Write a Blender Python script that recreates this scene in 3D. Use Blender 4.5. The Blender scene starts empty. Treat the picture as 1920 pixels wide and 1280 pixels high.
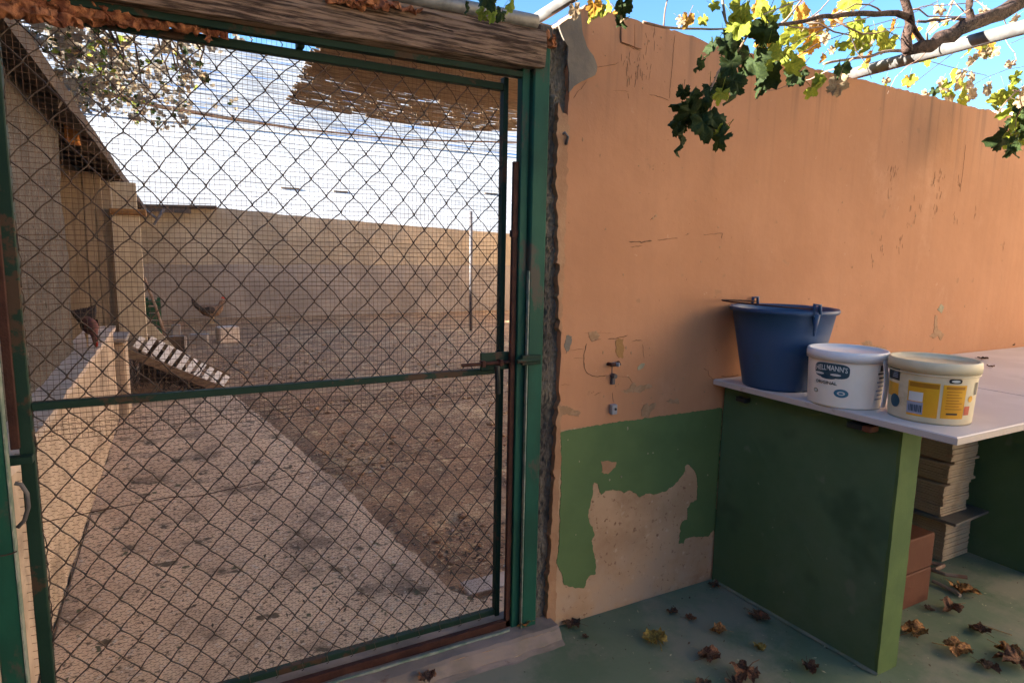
import bpy, bmesh, math, random
from mathutils.geometry import delaunay_2d_cdt
from mathutils import Vector, Matrix, noise
random.seed(7)
SC = bpy.context.scene
COL = SC.collection
R = math.radians

# ------------------------------------------------------------------ camera
cd = bpy.data.cameras.new('camera'); cam = bpy.data.objects.new('camera', cd); COL.objects.link(cam)
rm = Matrix(((0.881573, 0.047991, -0.469602), (-0.471658, 0.129968, -0.872151), (0.019178, 0.990356, 0.137212)))
cam.matrix_world = Matrix.Translation((0, -1.660, 1.248)) @ rm.to_4x4()
cd.lens = 22.02; cd.sensor_width = 36; cd.sensor_fit = 'HORIZONTAL'; cd.clip_start = .02; cd.clip_end = 400
SC.camera = cam
# ------------------------------------------------------------------ sky, sun, exposure
SUN = Vector((-.90, .30, .335)).normalized()
w = bpy.data.worlds.new('World'); SC.world = w; w.use_nodes = True
nt = w.node_tree; nt.nodes.clear(); N = nt.nodes.new; L = nt.links.new
out = N('ShaderNodeOutputWorld'); bg = N('ShaderNodeBackground'); bg.inputs[1].default_value = 1.0
sky = N('ShaderNodeTexSky'); sky.sky_type = 'NISHITA'; sky.sun_disc = False
sky.sun_elevation = math.asin(SUN.z); sky.sun_rotation = math.atan2(SUN.x, SUN.y)
sky.air_density = 1.0; sky.dust_density = .4; sky.ozone_density = 2.0
skm = N('ShaderNodeMix'); skm.data_type = 'RGBA'; skm.blend_type = 'MULTIPLY'; skm.inputs[0].default_value = 1
L(sky.outputs[0], skm.inputs[6]); skm.inputs[7].default_value = (.028, .040, .048, 1)
tc = N('ShaderNodeTexCoord'); sx = N('ShaderNodeSeparateXYZ'); L(tc.outputs['Generated'], sx.inputs[0])
mp = N('ShaderNodeMapping'); mp.inputs['Scale'].default_value = (3, 3, 9); L(tc.outputs['Generated'], mp.inputs[0])
nz = N('ShaderNodeTexNoise'); nz.inputs['Scale'].default_value = 2.4; nz.inputs['Detail'].default_value = 6; nz.inputs['Roughness'].default_value = .55
L(mp.outputs[0], nz.inputs[0])
el = N('ShaderNodeMapRange'); L(sx.outputs[2], el.inputs[0])            # low bank of white cloud breaking up above
el.inputs[1].default_value = .17; el.inputs[2].default_value = .34; el.inputs[3].default_value = .16; el.inputs[4].default_value = -.13
az = N('ShaderNodeMapRange'); L(sx.outputs[0], az.inputs[0])           # the bank lies to the north, clear to the east
az.inputs[1].default_value = .40; az.inputs[2].default_value = .62; az.inputs[3].default_value = 0; az.inputs[4].default_value = -.7
a0 = N('ShaderNodeMath'); a0.operation = 'ADD'; L(nz.outputs[0], a0.inputs[0]); L(az.outputs[0], a0.inputs[1])
ad = N('ShaderNodeMath'); ad.operation = 'ADD'; L(a0.outputs[0], ad.inputs[0]); L(el.outputs[0], ad.inputs[1])
cr = N('ShaderNodeMapRange'); cr.interpolation_type = 'SMOOTHSTEP'; L(ad.outputs[0], cr.inputs[0])
cr.inputs[1].default_value = .50; cr.inputs[2].default_value = .66
cm = N('ShaderNodeMix'); cm.data_type = 'RGBA'; L(cr.outputs[0], cm.inputs[0]); L(skm.outputs[2], cm.inputs[6]); cm.inputs[7].default_value = (.20, .19, .18, 1)
L(cm.outputs[2], bg.inputs[0]); L(bg.outputs[0], out.inputs[0])
sd = bpy.data.lights.new('sun', 'SUN'); sd.energy = 4.6; sd.angle = R(.53); sd.color = (1, .93, .82)
so = bpy.data.objects.new('sun', sd); COL.objects.link(so); so.rotation_euler = SUN.to_track_quat('Z', 'Y').to_euler()
SC.view_settings.view_transform = 'Standard'; SC.view_settings.look = 'None'; SC.view_settings.gamma = 1
SC.view_settings.use_curve_mapping = False; SC.view_settings.exposure = 3.05

# ------------------------------------------------------------------ materials
def mat(name, c1, c2=None, scale=6, det=6, rough=.85, bump=.25, bscale=70, spots=None, metal=0, stretch=(1, 1, 1), lo=.4, hi=.6,
        spec=.3, c3=None, s3=1.2, l3=.5, h3=.62, bdist=.004):
    m = bpy.data.materials.new(name); m.use_nodes = True; t = m.node_tree; t.nodes.clear(); n = t.nodes.new; l = t.links.new
    o = n('ShaderNodeOutputMaterial'); b = n('ShaderNodeBsdfPrincipled'); l(b.outputs[0], o.inputs[0])
    b.inputs['Roughness'].default_value = rough; b.inputs['Metallic'].default_value = metal; b.inputs['Specular IOR Level'].default_value = spec
    co = n('ShaderNodeTexCoord'); mpp = n('ShaderNodeMapping'); mpp.inputs['Scale'].default_value = stretch; l(co.outputs['Object'], mpp.inputs[0])
    def nzz(s, d=6, raw=False, rg=.6):
        q = n('ShaderNodeTexNoise'); q.inputs['Scale'].default_value = s; q.inputs['Detail'].default_value = d; q.inputs['Roughness'].default_value = rg
        l(co.outputs['Object'] if raw else mpp.outputs[0], q.inputs[0]); return q.outputs[0]
    def ramp(v, a, c):
        q = n('ShaderNodeMapRange'); q.interpolation_type = 'SMOOTHSTEP'; l(v, q.inputs[0]); q.inputs[1].default_value = a; q.inputs[2].default_value = c; return q.outputs[0]
    def mix(fac, a, c):
        q = n('ShaderNodeMix'); q.data_type = 'RGBA'
        if hasattr(fac, 'links'): l(fac, q.inputs[0])
        else: q.inputs[0].default_value = fac
        for v, i in ((a, 6), (c, 7)):
            if hasattr(v, 'links'): l(v, q.inputs[i])
            else: q.inputs[i].default_value = (*v, 1)
        return q.outputs[2]
    col = None
    if c2 is None: c2 = tuple(v * .8 for v in c1)
    col = mix(ramp(nzz(scale, det), lo, hi), c1, c2)
    if c3: col = mix(ramp(nzz(s3, 8, rg=.7), l3, h3), col, c3)
    if spots:
        for sc, ss, th, wd in spots:
            col = mix(ramp(nzz(ss, 3, True), th, th + wd), col, sc)
    l(col, b.inputs['Base Color'])
    if bump:
        bp = n('ShaderNodeBump'); bp.inputs['Strength'].default_value = bump; bp.inputs['Distance'].default_value = bdist
        l(nzz(bscale, 8), bp.inputs['Height']); l(bp.outputs[0], b.inputs['Normal'])
    m['x'] = 0
    return m, n, l, b, co, mpp, nzz, ramp, mix, col
def mt(*a, **k): return mat(*a, **k)[0]

def leafmat(name, c1, c2, tr=.45, rough=.75):
    m = bpy.data.materials.new(name); m.use_nodes = True; t = m.node_tree; t.nodes.clear(); n = t.nodes.new; l = t.links.new
    o = n('ShaderNodeOutputMaterial'); b = n('ShaderNodeBsdfPrincipled'); tt = n('ShaderNodeBsdfTranslucent'); mx = n('ShaderNodeMixShader')
    b.inputs['Roughness'].default_value = rough; b.inputs['Specular IOR Level'].default_value = .2
    co = n('ShaderNodeTexCoord'); q = n('ShaderNodeTexNoise'); q.inputs['Scale'].default_value = 26; q.inputs['Detail'].default_value = 5; l(co.outputs['Object'], q.inputs[0])
    r = n('ShaderNodeMapRange'); r.inputs[1].default_value = .38; r.inputs[2].default_value = .62; l(q.outputs[0], r.inputs[0])
    c = n('ShaderNodeMix'); c.data_type = 'RGBA'; l(r.outputs[0], c.inputs[0]); c.inputs[6].default_value = (*c1, 1); c.inputs[7].default_value = (*c2, 1)
    l(c.outputs[2], b.inputs['Base Color']); l(c.outputs[2], tt.inputs[0]); mx.inputs[0].default_value = tr
    l(b.outputs[0], mx.inputs[1]); l(tt.outputs[0], mx.inputs[2]); l(mx.outputs[0], o.inputs[0])
    return m

# orange limewash above, bare sandy render below
def wall_material():
    m, n, l, b, co, mpp, nzz, ramp, mix, col = mat('orange_limewash', (.445, .222, .122), (.39, .188, .10), scale=2.2, bump=.35, bscale=22, rough=.9, det=9, lo=.35, hi=.65, c3=(.49, .262, .155), s3=1.1, l3=.52, h3=.7,
        spots=[((.26, .125, .065), 42, .70, .03), ((.34, .18, .10), 14, .66, .06), ((.46, .25, .15), 30, .69, .04)])
    sp = n('ShaderNodeSeparateXYZ'); l(co.outputs['Object'], sp.inputs[0])
    # faint damp streaks running down from the coping
    ms = n('ShaderNodeMapping'); ms.inputs['Scale'].default_value = (11, 1, .55); l(co.outputs['Object'], ms.inputs[0])
    ns = n('ShaderNodeTexNoise'); ns.inputs['Scale'].default_value = 2.2; ns.inputs['Detail'].default_value = 5; l(ms.outputs[0], ns.inputs[0])
    def mth(op, a, c):
        q = n('ShaderNodeMath'); q.operation = op
        for i, v in enumerate((a, c)):
            if hasattr(v, 'links'): l(v, q.inputs[i])
            else: q.inputs[i].default_value = v
        return q.outputs[0]
    z = sp.outputs[2]
    top = n('ShaderNodeMapRange'); l(z, top.inputs[0]); top.inputs[1].default_value = 1.45; top.inputs[2].default_value = 1.97; top.inputs[3].default_value = 0; top.inputs[4].default_value = 1
    st = mth('MULTIPLY', ramp(ns.outputs[0], .5, .72), mth('POWER', top.outputs[0], 1.6))
    col = mix(mth('MULTIPLY', st, .75), col, (0.138, 0.0858, 0.0601))
    col = mix(mth('MULTIPLY', ramp(ns.outputs[0], .42, .7), .16), col, (0.326, 0.163, 0.0944))
    # grey-pink ageing towards the top
    col = mix(mth('MULTIPLY', mth('POWER', top.outputs[0], 1.2), .22), col, (0.343, 0.185, 0.12))
    # sandy render
    pl = mix(ramp(nzz(5, 8), .38, .62), (.44, .285, .175), (.36, .225, .135))
    pl = mix(ramp(nzz(48, 4), .58, .68), pl, (.19, .10, .06))
    pl = mix(ramp(nzz(33, 4), .60, .70), pl, (.50, .36, .25))
    pl = mix(ramp(nzz(3.3, 8), .52, .68), pl, (.27, .155, .09))
    low = n('ShaderNodeMapRange'); l(z, low.inputs[0]); low.inputs[1].default_value = .30; low.inputs[2].default_value = 0; 
    pl = mix(mth('MULTIPLY', low.outputs[0], ramp(nzz(9, 8), .38, .6)), pl, (0.395, 0.283, 0.202))
    col = mix(mth('LESS_THAN', z, .688), col, pl)
    l(col, b.inputs['Base Color'])
    return m
M = {}
M['orange'] = wall_material()
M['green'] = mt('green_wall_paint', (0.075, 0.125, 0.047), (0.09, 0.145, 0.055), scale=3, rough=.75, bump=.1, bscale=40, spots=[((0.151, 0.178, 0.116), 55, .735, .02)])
M['greenedge'] = mt('moss_green_paint', (0.0757, 0.125, 0.0401), (0.0624, 0.107, 0.0356), scale=8, rough=.8, bump=.2, spots=[((0.178, 0.213, 0.107), 40, .72, .03)])
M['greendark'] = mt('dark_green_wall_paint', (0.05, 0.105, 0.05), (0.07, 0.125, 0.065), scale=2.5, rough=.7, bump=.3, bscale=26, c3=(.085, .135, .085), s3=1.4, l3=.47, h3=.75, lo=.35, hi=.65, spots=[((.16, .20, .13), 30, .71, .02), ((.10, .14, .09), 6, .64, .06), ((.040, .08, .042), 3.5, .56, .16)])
M['plaster'] = mt('bare_render', (0.356, 0.205, 0.116), (0.302, 0.161, 0.0891), scale=9, bump=.5, bscale=60)
M['cement'] = mt('grey_cement', (0.143, 0.125, 0.107), (0.205, 0.169, 0.134), scale=7, bump=.5, bscale=45)
M['jamb'] = mt('stained_jamb', (0.075, 0.062, 0.054), (0.15, 0.125, 0.1), scale=9, bump=.9, bscale=35, c3=(0.178, 0.119, 0.0792), s3=5, l3=.56, h3=.66, stretch=(1, 1, .35), bdist=.01)
M['crack'] = mt('crack_dirt', (0.0924, 0.0462, 0.0264), (0.132, 0.066, 0.0363), scale=30, bump=0)
M['chip'] = mt('flaked_spot', (0.34, 0.21, 0.125), (0.27, 0.16, 0.09), scale=30, bump=.4)
M['chippale'] = mt('pale_flake', (0.321, 0.294, 0.196), (0.25, 0.223, 0.151), scale=30, bump=.2)
M['gate'] = mt('dark_green_enamel', (0.00924, 0.0277, 0.0185), (0.0119, 0.033, 0.0224), scale=9, rough=.6, bump=.15, bscale=60, c3=(.06, .035, .022), s3=8, l3=.55, h3=.60, spec=.2)
M['post'] = mt('worn_green_enamel', (0.01, 0.074, 0.05), (0.009, 0.056, 0.038), scale=7, rough=.6, bump=.15, bscale=50, c3=(.06, .055, .045), s3=6, l3=.56, h3=.64, stretch=(1, 1, .5), spec=.2)
M['edge'] = mt('pale_lit_edge', (0.251, 0.277, 0.238), (0.132, 0.185, 0.145), scale=30, rough=.5, bump=.1)  # pale colour stands in for light catching the frame edges
M['rust'] = mt('rusty_bar', (0.0363, 0.0119, 0.00858), (0.0561, 0.0198, 0.0132), scale=22, rough=.8, bump=.5, bscale=120)
M['wire'] = mt('rusted_wire', (.06, .042, .034), (.085, .058, .045), scale=30, rough=.6, bump=0, metal=.2)
M['netting'] = mt('fine_rusty_netting', (0.14, 0.078, 0.048), (0.1, 0.055, 0.035), scale=30, rough=.7, bump=0)
M['wood'] = mt('weathered_timber', (0.27, 0.175, 0.12), (0.05, 0.028, 0.018), scale=9, rough=.9, bump=1.0, bscale=14, stretch=(.9, 7, 15), lo=.40, hi=.60, c3=(0.0231, 0.0145, 0.0106), s3=5, l3=.58, h3=.64, bdist=.008)
M['cream'] = mt('cream_render', (0.72, 0.56, 0.39), (0.66, 0.51, 0.35), scale=2, bump=.3)
M['whiteroof'] = mt('whitewashed_sheet', (0.62, 0.61, 0.6), (0.42, 0.41, 0.4), scale=1.2, bump=.3, stretch=(.4, 2, 6), c3=(.17, .15, .135), s3=2.4, l3=.60, h3=.70)
M['floorpale'] = mt('pale_floor_edge', (0.17, 0.18, 0.13), (0.11, 0.14, 0.095), scale=14, bump=.4)
M['scuff'] = mt('scuffed_limewash', (.26, .145, .08), (.20, .11, .065), scale=30, bump=0)
M['greysheet'] = mt('weathered_grey_sheet', (.52, .51, .50), (.16, .165, .175), scale=2.2, bump=.3, stretch=(.35, 3, 9), lo=.42, hi=.60, c3=(.045, .15, .36), s3=.9, l3=.55, h3=.60)
M['crumb'] = mt('pale_crumbs', (.42, .40, .28), (.30, .28, .18), bump=0)
M['foam'] = mt('orange_foam', (0.34, 0.135, 0.06), (0.18, 0.06, 0.03), scale=24, bump=1, bscale=45, c3=(0.0446, 0.0178, 0.0107), s3=16, l3=.62, h3=.68, bdist=.01)
M['pipe'] = mt('galvanised_pipe', (0.22, 0.215, 0.21), (0.15, 0.145, 0.14), scale=18, rough=.5, metal=.35, bump=.15, c3=(0.143, 0.0891, 0.0535), s3=5, l3=.6, h3=.7)
M['tabletop'] = mt('white_laminate', (0.5488, 0.48832, 0.47936), (0.48832, 0.42896, 0.41888), scale=3.5, rough=.42, bump=.08, bscale=30, spots=[((0.196, 0.151, 0.134), 30, .73, .03)], c3=(0.374, 0.321, 0.302), s3=1.6, l3=.5, h3=.7)
M['tableedge'] = mt('chipped_board_edge', (0.49, 0.419, 0.374), (0.196, 0.143, 0.107), scale=24, rough=.7, bump=.4, lo=.60, hi=.8, stretch=(1, 1, 1))
M['bucket'] = mt('blue_plastic', (0.018, 0.052, 0.13), (0.023, 0.065, 0.155), scale=5, rough=.42, bump=.05, spec=.4, c3=(0.0312, 0.0446, 0.0713), s3=6, l3=.55, h3=.8)
M['white'] = mt('cream_plastic', (0.8, 0.74, 0.66), (0.74, 0.68, 0.6), scale=4, rough=.4, bump=.03, spec=.4)
M['lid'] = mt('white_lid_plastic', (0.6864, 0.6754, 0.7051), (0.6479, 0.627, 0.6479), scale=6, rough=.35, bump=.03, spec=.4)
M['dirtywhite'] = mt('grubby_cream_plastic', (0.61824, 0.53872, 0.37968), (0.5488, 0.4592, 0.29904), scale=7, rough=.45, bump=.05, c3=(0.356, 0.285, 0.169), s3=5, l3=.55, h3=.75)
M['navy'] = mt('navy_print', (0.0223, 0.0624, 0.0891), (0.0178, 0.0624, 0.107), bump=0, rough=.4)
M['sky_print'] = mt('teal_print', (0.0446, 0.178, 0.267), (0.0356, 0.143, 0.232), bump=0, rough=.4)
M['black_print'] = mt('black_print', (0.033, 0.0297, 0.0297), bump=0, rough=.4)
M['white_print'] = mt('white_print', (0.552, 0.57, 0.552), (0.49, 0.517, 0.517), bump=0, rough=.4)
M['yellow_print'] = mt('yellow_print', (0.695, 0.356, 0.0178), (0.641, 0.302, 0.0178), scale=8, bump=0, rough=.4)
M['amber_print'] = mt('amber_print', (0.396, 0.165, 0.0132), bump=0, rough=.4)
M['grey_print'] = mt('grey_blue_print', (0.25, 0.285, 0.374), bump=0, rough=.4)
M['red_print'] = mt('red_print', (0.49, 0.0891, 0.0446), bump=0, rough=.4)
M['tile'] = mt('beige_tile_biscuit', (0.356, 0.267, 0.178), (0.294, 0.209, 0.134), scale=12, bump=.3, spots=[((0.178, 0.0802, 0.0356), 30, .7, .03)])
M['tileglaze'] = mt('dull_grey_glaze', (0.116, 0.107, 0.098), (0.0891, 0.0802, 0.0757), scale=8, rough=.45, bump=.1)
M['terracotta'] = mt('terracotta_tile', (0.11036, 0.037572, 0.019344), (0.09114, 0.028706, 0.0155), scale=4, bump=.25, rough=.7, bscale=30)
M['floor'] = mt('worn_green_floor_paint', (0.105, 0.15, 0.092), (0.14, 0.18, 0.118), scale=2.2, rough=.62, bump=.25, bscale=30,
    c3=(.22, .215, .16), s3=1.9, l3=.46, h3=.62, spots=[((.2, .2, .16), 60, .72, .02), ((.025, .03, .02), 42, .71, .02)])
M['sill'] = mt('pinkish_concrete', (0.25, 0.2, 0.175), (0.19, 0.155, 0.13), scale=6, bump=.5, bscale=50, c3=(0.116, 0.0624, 0.049), s3=7, l3=.6, h3=.7)
M['path'] = mt('rough_cement_path', (0.66, 0.465, 0.3), (0.53, 0.365, 0.235), scale=3, bump=.9, bscale=38, bdist=.012, c3=(.32, .225, .16), s3=2.6, l3=.55, h3=.68,
    spots=[((.26, .18, .12), 3.2, .53, .12), ((.10, .075, .045), 6.5, .615, .05), ((.58, .46, .34), 38, .60, .05), ((.16, .11, .07), 48, .60, .05), ((.09, .085, .04), 16, .655, .03)])
M['dirt'] = mt('brown_dirt', (.37, .21, .11), (.25, .14, .075), scale=5, bump=1, bscale=30, bdist=.02, c3=(.52, .35, .19), s3=1.6, l3=.5, h3=.68,  # paler warm patches put into the colour in place of sun patches
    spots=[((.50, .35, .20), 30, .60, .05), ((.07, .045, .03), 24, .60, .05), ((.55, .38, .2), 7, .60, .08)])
M['blockwall'] = mt('tan_blockwork', (0.5, 0.38, 0.27), (0.4, 0.3, 0.21), scale=5, bump=.8, bscale=25, bdist=.012, c3=(.27, .2, .14), s3=3, l3=.5, h3=.65)
M['ledgetop'] = mt('pale_ledge_cap', (0.56, 0.45, 0.36), (0.44, 0.35, 0.28), scale=9, bump=.6, bscale=40)
M['pebble'] = mt('pebbledash_grey', (0.115, 0.093, 0.075), (0.075, 0.06, 0.048), scale=4, bump=1, bscale=55, bdist=.015, spots=[((.20, .175, .15), 60, .62, .05), ((.03, .025, .02), 45, .60, .04)])
M['boards'] = mt('tan_boards', (0.33, 0.255, 0.175), (0.25, 0.19, 0.13), scale=7, bump=.5, bscale=20, stretch=(5, 5, .6))
M['palepost'] = mt('pale_plank', (0.54, 0.45, 0.32), (0.45, 0.365, 0.26), scale=8, bump=.4, bscale=25, stretch=(5, 5, .6))
M['capwood'] = mt('brown_cap', (.30, .16, .06), (.2, .10, .04), scale=12, bump=.4)
M['orangebrick'] = mt('orange_hollow_brick', (.55, .24, .06), (.45, .17, .045), scale=12, bump=.5)
M['roofdark'] = mt('dark_eave', (.06, .045, .036), (.10, .07, .05), scale=8, bump=.8, bscale=30, c3=(.13, .08, .05), s3=8, l3=.6, h3=.7)
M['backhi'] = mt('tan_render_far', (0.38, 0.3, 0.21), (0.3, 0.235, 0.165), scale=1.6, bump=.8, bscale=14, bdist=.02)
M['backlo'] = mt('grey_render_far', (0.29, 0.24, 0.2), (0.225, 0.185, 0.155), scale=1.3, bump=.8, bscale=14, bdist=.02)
M['slat'] = mt('pale_slat', (.60, .53, .45), (.46, .39, .32), scale=14, bump=.4)
M['oldplank'] = mt('old_plank', (.22, .15, .095), (.14, .09, .06), scale=9, bump=.6, stretch=(2, 6, 6))
M['grey'] = mt('grey_block', (.33, .29, .255), (.26, .22, .19), scale=8, bump=.6)
M['steel'] = mt('grey_steel', (0.0924, 0.0858, 0.0924), (0.132, 0.119, 0.119), scale=20, bump=.1, metal=.3, rough=.6)
M['bark'] = mt('vine_bark', (0.0858, 0.0495, 0.0363), (0.033, 0.0185, 0.0145), scale=14, bump=1, bscale=40, bdist=.01, stretch=(3, 3, 3))
M['cane'] = mt('young_cane', (0.232, 0.134, 0.0891), (0.321, 0.24, 0.178), scale=10, bump=.3)
M['reed'] = mt('dry_reed', (0.26, 0.185, 0.115), (0.17, 0.12, 0.075), scale=14, bump=.3, stretch=(.5, 4, 4))
M['black'] = mt('black_plastic', (.02, .02, .02), rough=.5, bump=0)
M['plate'] = mt('grey_plastic_box', (0.251, 0.251, 0.277), (0.198, 0.198, 0.218), rough=.5, bump=.1)
M['crate'] = mt('green_plastic', (.02, .075, .035), rough=.6, bump=.1)
M['feather'] = mt('brown_feathers', (.16, .085, .05), (.26, .16, .1), scale=40, bump=.6, bscale=80)
M['featherdark'] = mt('dark_feathers', (.028, .022, .02), (.05, .035, .028), scale=40, bump=.5)
M['rustfeather'] = mt('rust_feathers', (.17, .06, .045), (.11, .045, .035), scale=40, bump=.5)
M['comb'] = mt('red_comb', (.5, .03, .02), bump=.2)
M['straw'] = mt('straw', (0.66, 0.46, 0.24), (0.48, 0.31, 0.15), scale=4, bump=0)
M['darkbits'] = mt('dark_litter', (.06, .045, .03), (.11, .075, .05), scale=4, bump=0)
LM = [leafmat('dark_vine_leaf', (.018, .032, .009), (.036, .055, .014), .22),          # 0
      leafmat('yellow_vine_leaf', (.36, .34, .04), (.17, .21, .03), .42),            # 1
      leafmat('yellow_orange_leaf', (.58, .36, .05), (.42, .16, .04), .5),           # 2
      leafmat('pale_dry_leaf', (.42, .33, .2), (.3, .2, .12), .35),                  # 3
      leafmat('lime_leaf', (.18, .24, .03), (.3, .32, .04), .45),
      leafmat('withered_leaf', (.19, .16, .13), (.30, .25, .19), .3)]                    # 4
DL = [mt('dry_brown_leaf', (.20, .085, .04), (.07, .03, .018), scale=22, bump=.6, bscale=60, rough=.7),
      mt('dry_orange_leaf', (.42, .20, .06), (.13, .05, .02), scale=16, bump=.6, bscale=60, rough=.7),
      mt('dry_yellow_leaf', (.36, .25, .05), (.2, .12, .03), scale=16, bump=.6, bscale=60, rough=.7),
      mt('dark_curled_leaf', (.05, .028, .02), (.13, .065, .035), scale=22, bump=.6, bscale=60, rough=.7)]

# ------------------------------------------------------------------ helpers
def finish(name, bm, m, parent=None, smooth=False, link=True):
    me = bpy.data.meshes.new(name); bmesh.ops.recalc_face_normals(bm, faces=bm.faces) if smooth != 'raw' else None
    bm.to_mesh(me); bm.free()
    me.materials.append(m)
    if smooth is True:
        for p in me.polygons: p.use_smooth = True
    o = bpy.data.objects.new(name, me); COL.objects.link(o)
    if parent is not None:
        o.parent = parent; o.matrix_parent_inverse = Matrix.Translation(-parent_loc(parent))
    return o
def parent_loc(p):
    v = Vector(p.location)
    if p.parent is not None and p.type == 'EMPTY': v = v
    return v
def thing(name, label, cat, loc=(0, 0, 0), group=None):
    o = bpy.data.objects.new(name, None); COL.objects.link(o); o.location = loc; o.empty_display_size = .05
    o['label'] = label; o['category'] = cat
    if group: o['group'] = group
    return o
def tag(o, label=None, cat=None, group=None, kind=None):
    if label: o['label'] = label
    if cat: o['category'] = cat
    if group: o['group'] = group
    if kind: o['kind'] = kind
    return o
def B(): return bmesh.new()
def box(bm, lo, hi, bev=0, rot=None, piv=None):
    r = bmesh.ops.create_cube(bm, size=1); vs = r['verts']
    for v in vs: v.co = Vector([lo[i] + (v.co[i] + .5) * (hi[i] - lo[i]) for i in range(3)])
    if bev:
        es = list({e for v in vs for e in v.link_edges})
        q = bmesh.ops.bevel(bm, geom=es, offset=bev, segments=1, affect='EDGES', profile=.5)
        vs = list({v for f in q['faces'] for v in f.verts} | {v for v in vs if v.is_valid})
    if rot is not None:
        c = Vector(piv) if piv is not None else (Vector(lo) + Vector(hi)) / 2
        for v in vs: v.co = rot @ (v.co - c) + c
    return vs
def tube(bm, pts, r, n=6, cap=True):
    pts = [Vector(p) for p in pts]; rs = r if isinstance(r, (list, tuple)) else [r] * len(pts)
    rings = []; up = Vector((.13, .21, 1)).normalized()
    for i, p in enumerate(pts):
        d = (pts[min(i + 1, len(pts) - 1)] - pts[max(i - 1, 0)])
        if d.length < 1e-9: d = Vector((0, 0, 1))
        d.normalize(); a = d.cross(up)
        if a.length < .05: a = d.cross(Vector((1, 0, .1)))
        a.normalize(); b = d.cross(a)
        rings.append([bm.verts.new(p + (a * math.cos(2 * math.pi * k / n) + b * math.sin(2 * math.pi * k / n)) * rs[i]) for k in range(n)])
    for q in range(len(rings) - 1):
        for k in range(n): bm.faces.new((rings[q][k], rings[q][(k + 1) % n], rings[q + 1][(k + 1) % n], rings[q + 1][k]))
    if cap and n > 2: bm.faces.new(rings[0][::-1]); bm.faces.new(rings[-1])
def lathe(bm, prof, c, n=48, close=False):
    c = Vector(c); rings = []
    for r_, z in prof:
        rings.append([bm.verts.new(c + Vector((r_ * math.cos(2 * math.pi * k / n), r_ * math.sin(2 * math.pi * k / n), z))) for k in range(n)])
    for q in range(len(rings) - 1):
        for k in range(n): bm.faces.new((rings[q][k], rings[q][(k + 1) % n], rings[q + 1][(k + 1) % n], rings[q + 1][k]))
    if prof[0][0] > 1e-4: bm.faces.new(rings[0][::-1])
    if prof[-1][0] > 1e-4: bm.faces.new(rings[-1])
def rough(poly, step=.02, amp=.004, seed=0, freq=40):
    """subdivide a closed 2-D outline and roughen it"""
    o = []
    for i, p in enumerate(poly):
        a = Vector(p); b = Vector(poly[(i + 1) % len(poly)]); n = max(1, int((b - a).length / step))
        for k in range(n):
            q = a.lerp(b, k / n); v = noise.noise_vector(Vector((q.x * freq, q.y * freq, seed))) + .6 * noise.noise_vector(Vector((q.x * freq * 3.1, q.y * freq * 3.1, seed)))
            o.append(Vector((q.x + v.x * amp, q.y + v.y * amp)))
    return o
def prism_xz(bm, poly, y0, y1, holes=()):
    """outline in X/Z extruded from y0 (front) to y1 (back)"""
    loops = [[Vector((p[0], p[1], 0)) for p in poly]]
    flat = loops[0]
    f = [bm.verts.new((v.x, y0, v.y)) for v in flat]; b = [bm.verts.new((v.x, y1, v.y)) for v in flat]
    n_ = len(flat)
    vo, _, fo, ov, _, _ = delaunay_2d_cdt([Vector((v.x, v.y)) for v in flat], [(i, (i + 1) % n_) for i in range(n_)], [], 1, 1e-6)
    back = {}
    for i, src_ in enumerate(ov):
        back[i] = f[src_[0]] if src_ and src_[0] < n_ else bm.verts.new((vo[i].x, y0, vo[i].y))
    for t in fo:
        vs_ = [back[i] for i in t]
        if len(set(vs_)) == len(vs_):
            a_ = sum(vs_[k].co.x * vs_[(k + 1) % len(vs_)].co.z - vs_[(k + 1) % len(vs_)].co.x * vs_[k].co.z for k in range(len(vs_)))
            try: bm.faces.new(vs_)
            except ValueError: pass
    k = 0
    for lp in loops:
        n = len(lp)
        for i in range(n):
            j = (i + 1) % n
            try: bm.faces.new((f[k + i], f[k + j], b[k + j], b[k + i]))
            except ValueError: pass
        k += n
def xz(pts): return [(p[0], p[2]) for p in pts]
def ribbon(bm, pts, wdt, y0=-.0012, y1=.002, jit=.003, seed=0):
    jit *= .8
    """thin crack: narrow roughened strip on the wall face"""
    P = []
    for i in range(len(pts) - 1):
        a = Vector((pts[i][0], pts[i][2])); b = Vector((pts[i + 1][0], pts[i + 1][2])); n = max(1, int((b - a).length / .008))
        for k in range(n): P.append(a.lerp(b, k / n))
    P.append(Vector((pts[-1][0], pts[-1][2])))
    P = [p + Vector((noise.noise(Vector((p.x * 70, p.y * 70, seed))), noise.noise(Vector((p.x * 70, p.y * 70, seed + 9))))) * jit for p in P]
    l_, r_ = [], []
    for i, p in enumerate(P):
        d = P[min(i + 1, len(P) - 1)] - P[max(i - 1, 0)]; d = d.normalized() if d.length > 1e-9 else Vector((1, 0)); nrm = Vector((-d.y, d.x))
        ww = wdt * .42 * (.5 + 1.1 * abs(noise.noise(Vector((p.x * 45, p.y * 45, seed + 3))))) * (1 if 0 < i < len(P) - 1 else .2)
        l_.append(p + nrm * ww); r_.append(p - nrm * ww)
    vs = [[bm.verts.new((q.x, y, q.y)) for q in s] for s, y in ((l_, y0), (r_, y0), (l_, y1), (r_, y1))]
    for i in range(len(P) - 1):
        bm.faces.new((vs[0][i], vs[0][i + 1], vs[1][i + 1], vs[1][i]))
        bm.faces.new((vs[0][i], vs[2][i], vs[2][i + 1], vs[0][i + 1])); bm.faces.new((vs[1][i + 1], vs[3][i + 1], vs[3][i], vs[1][i]))
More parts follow.
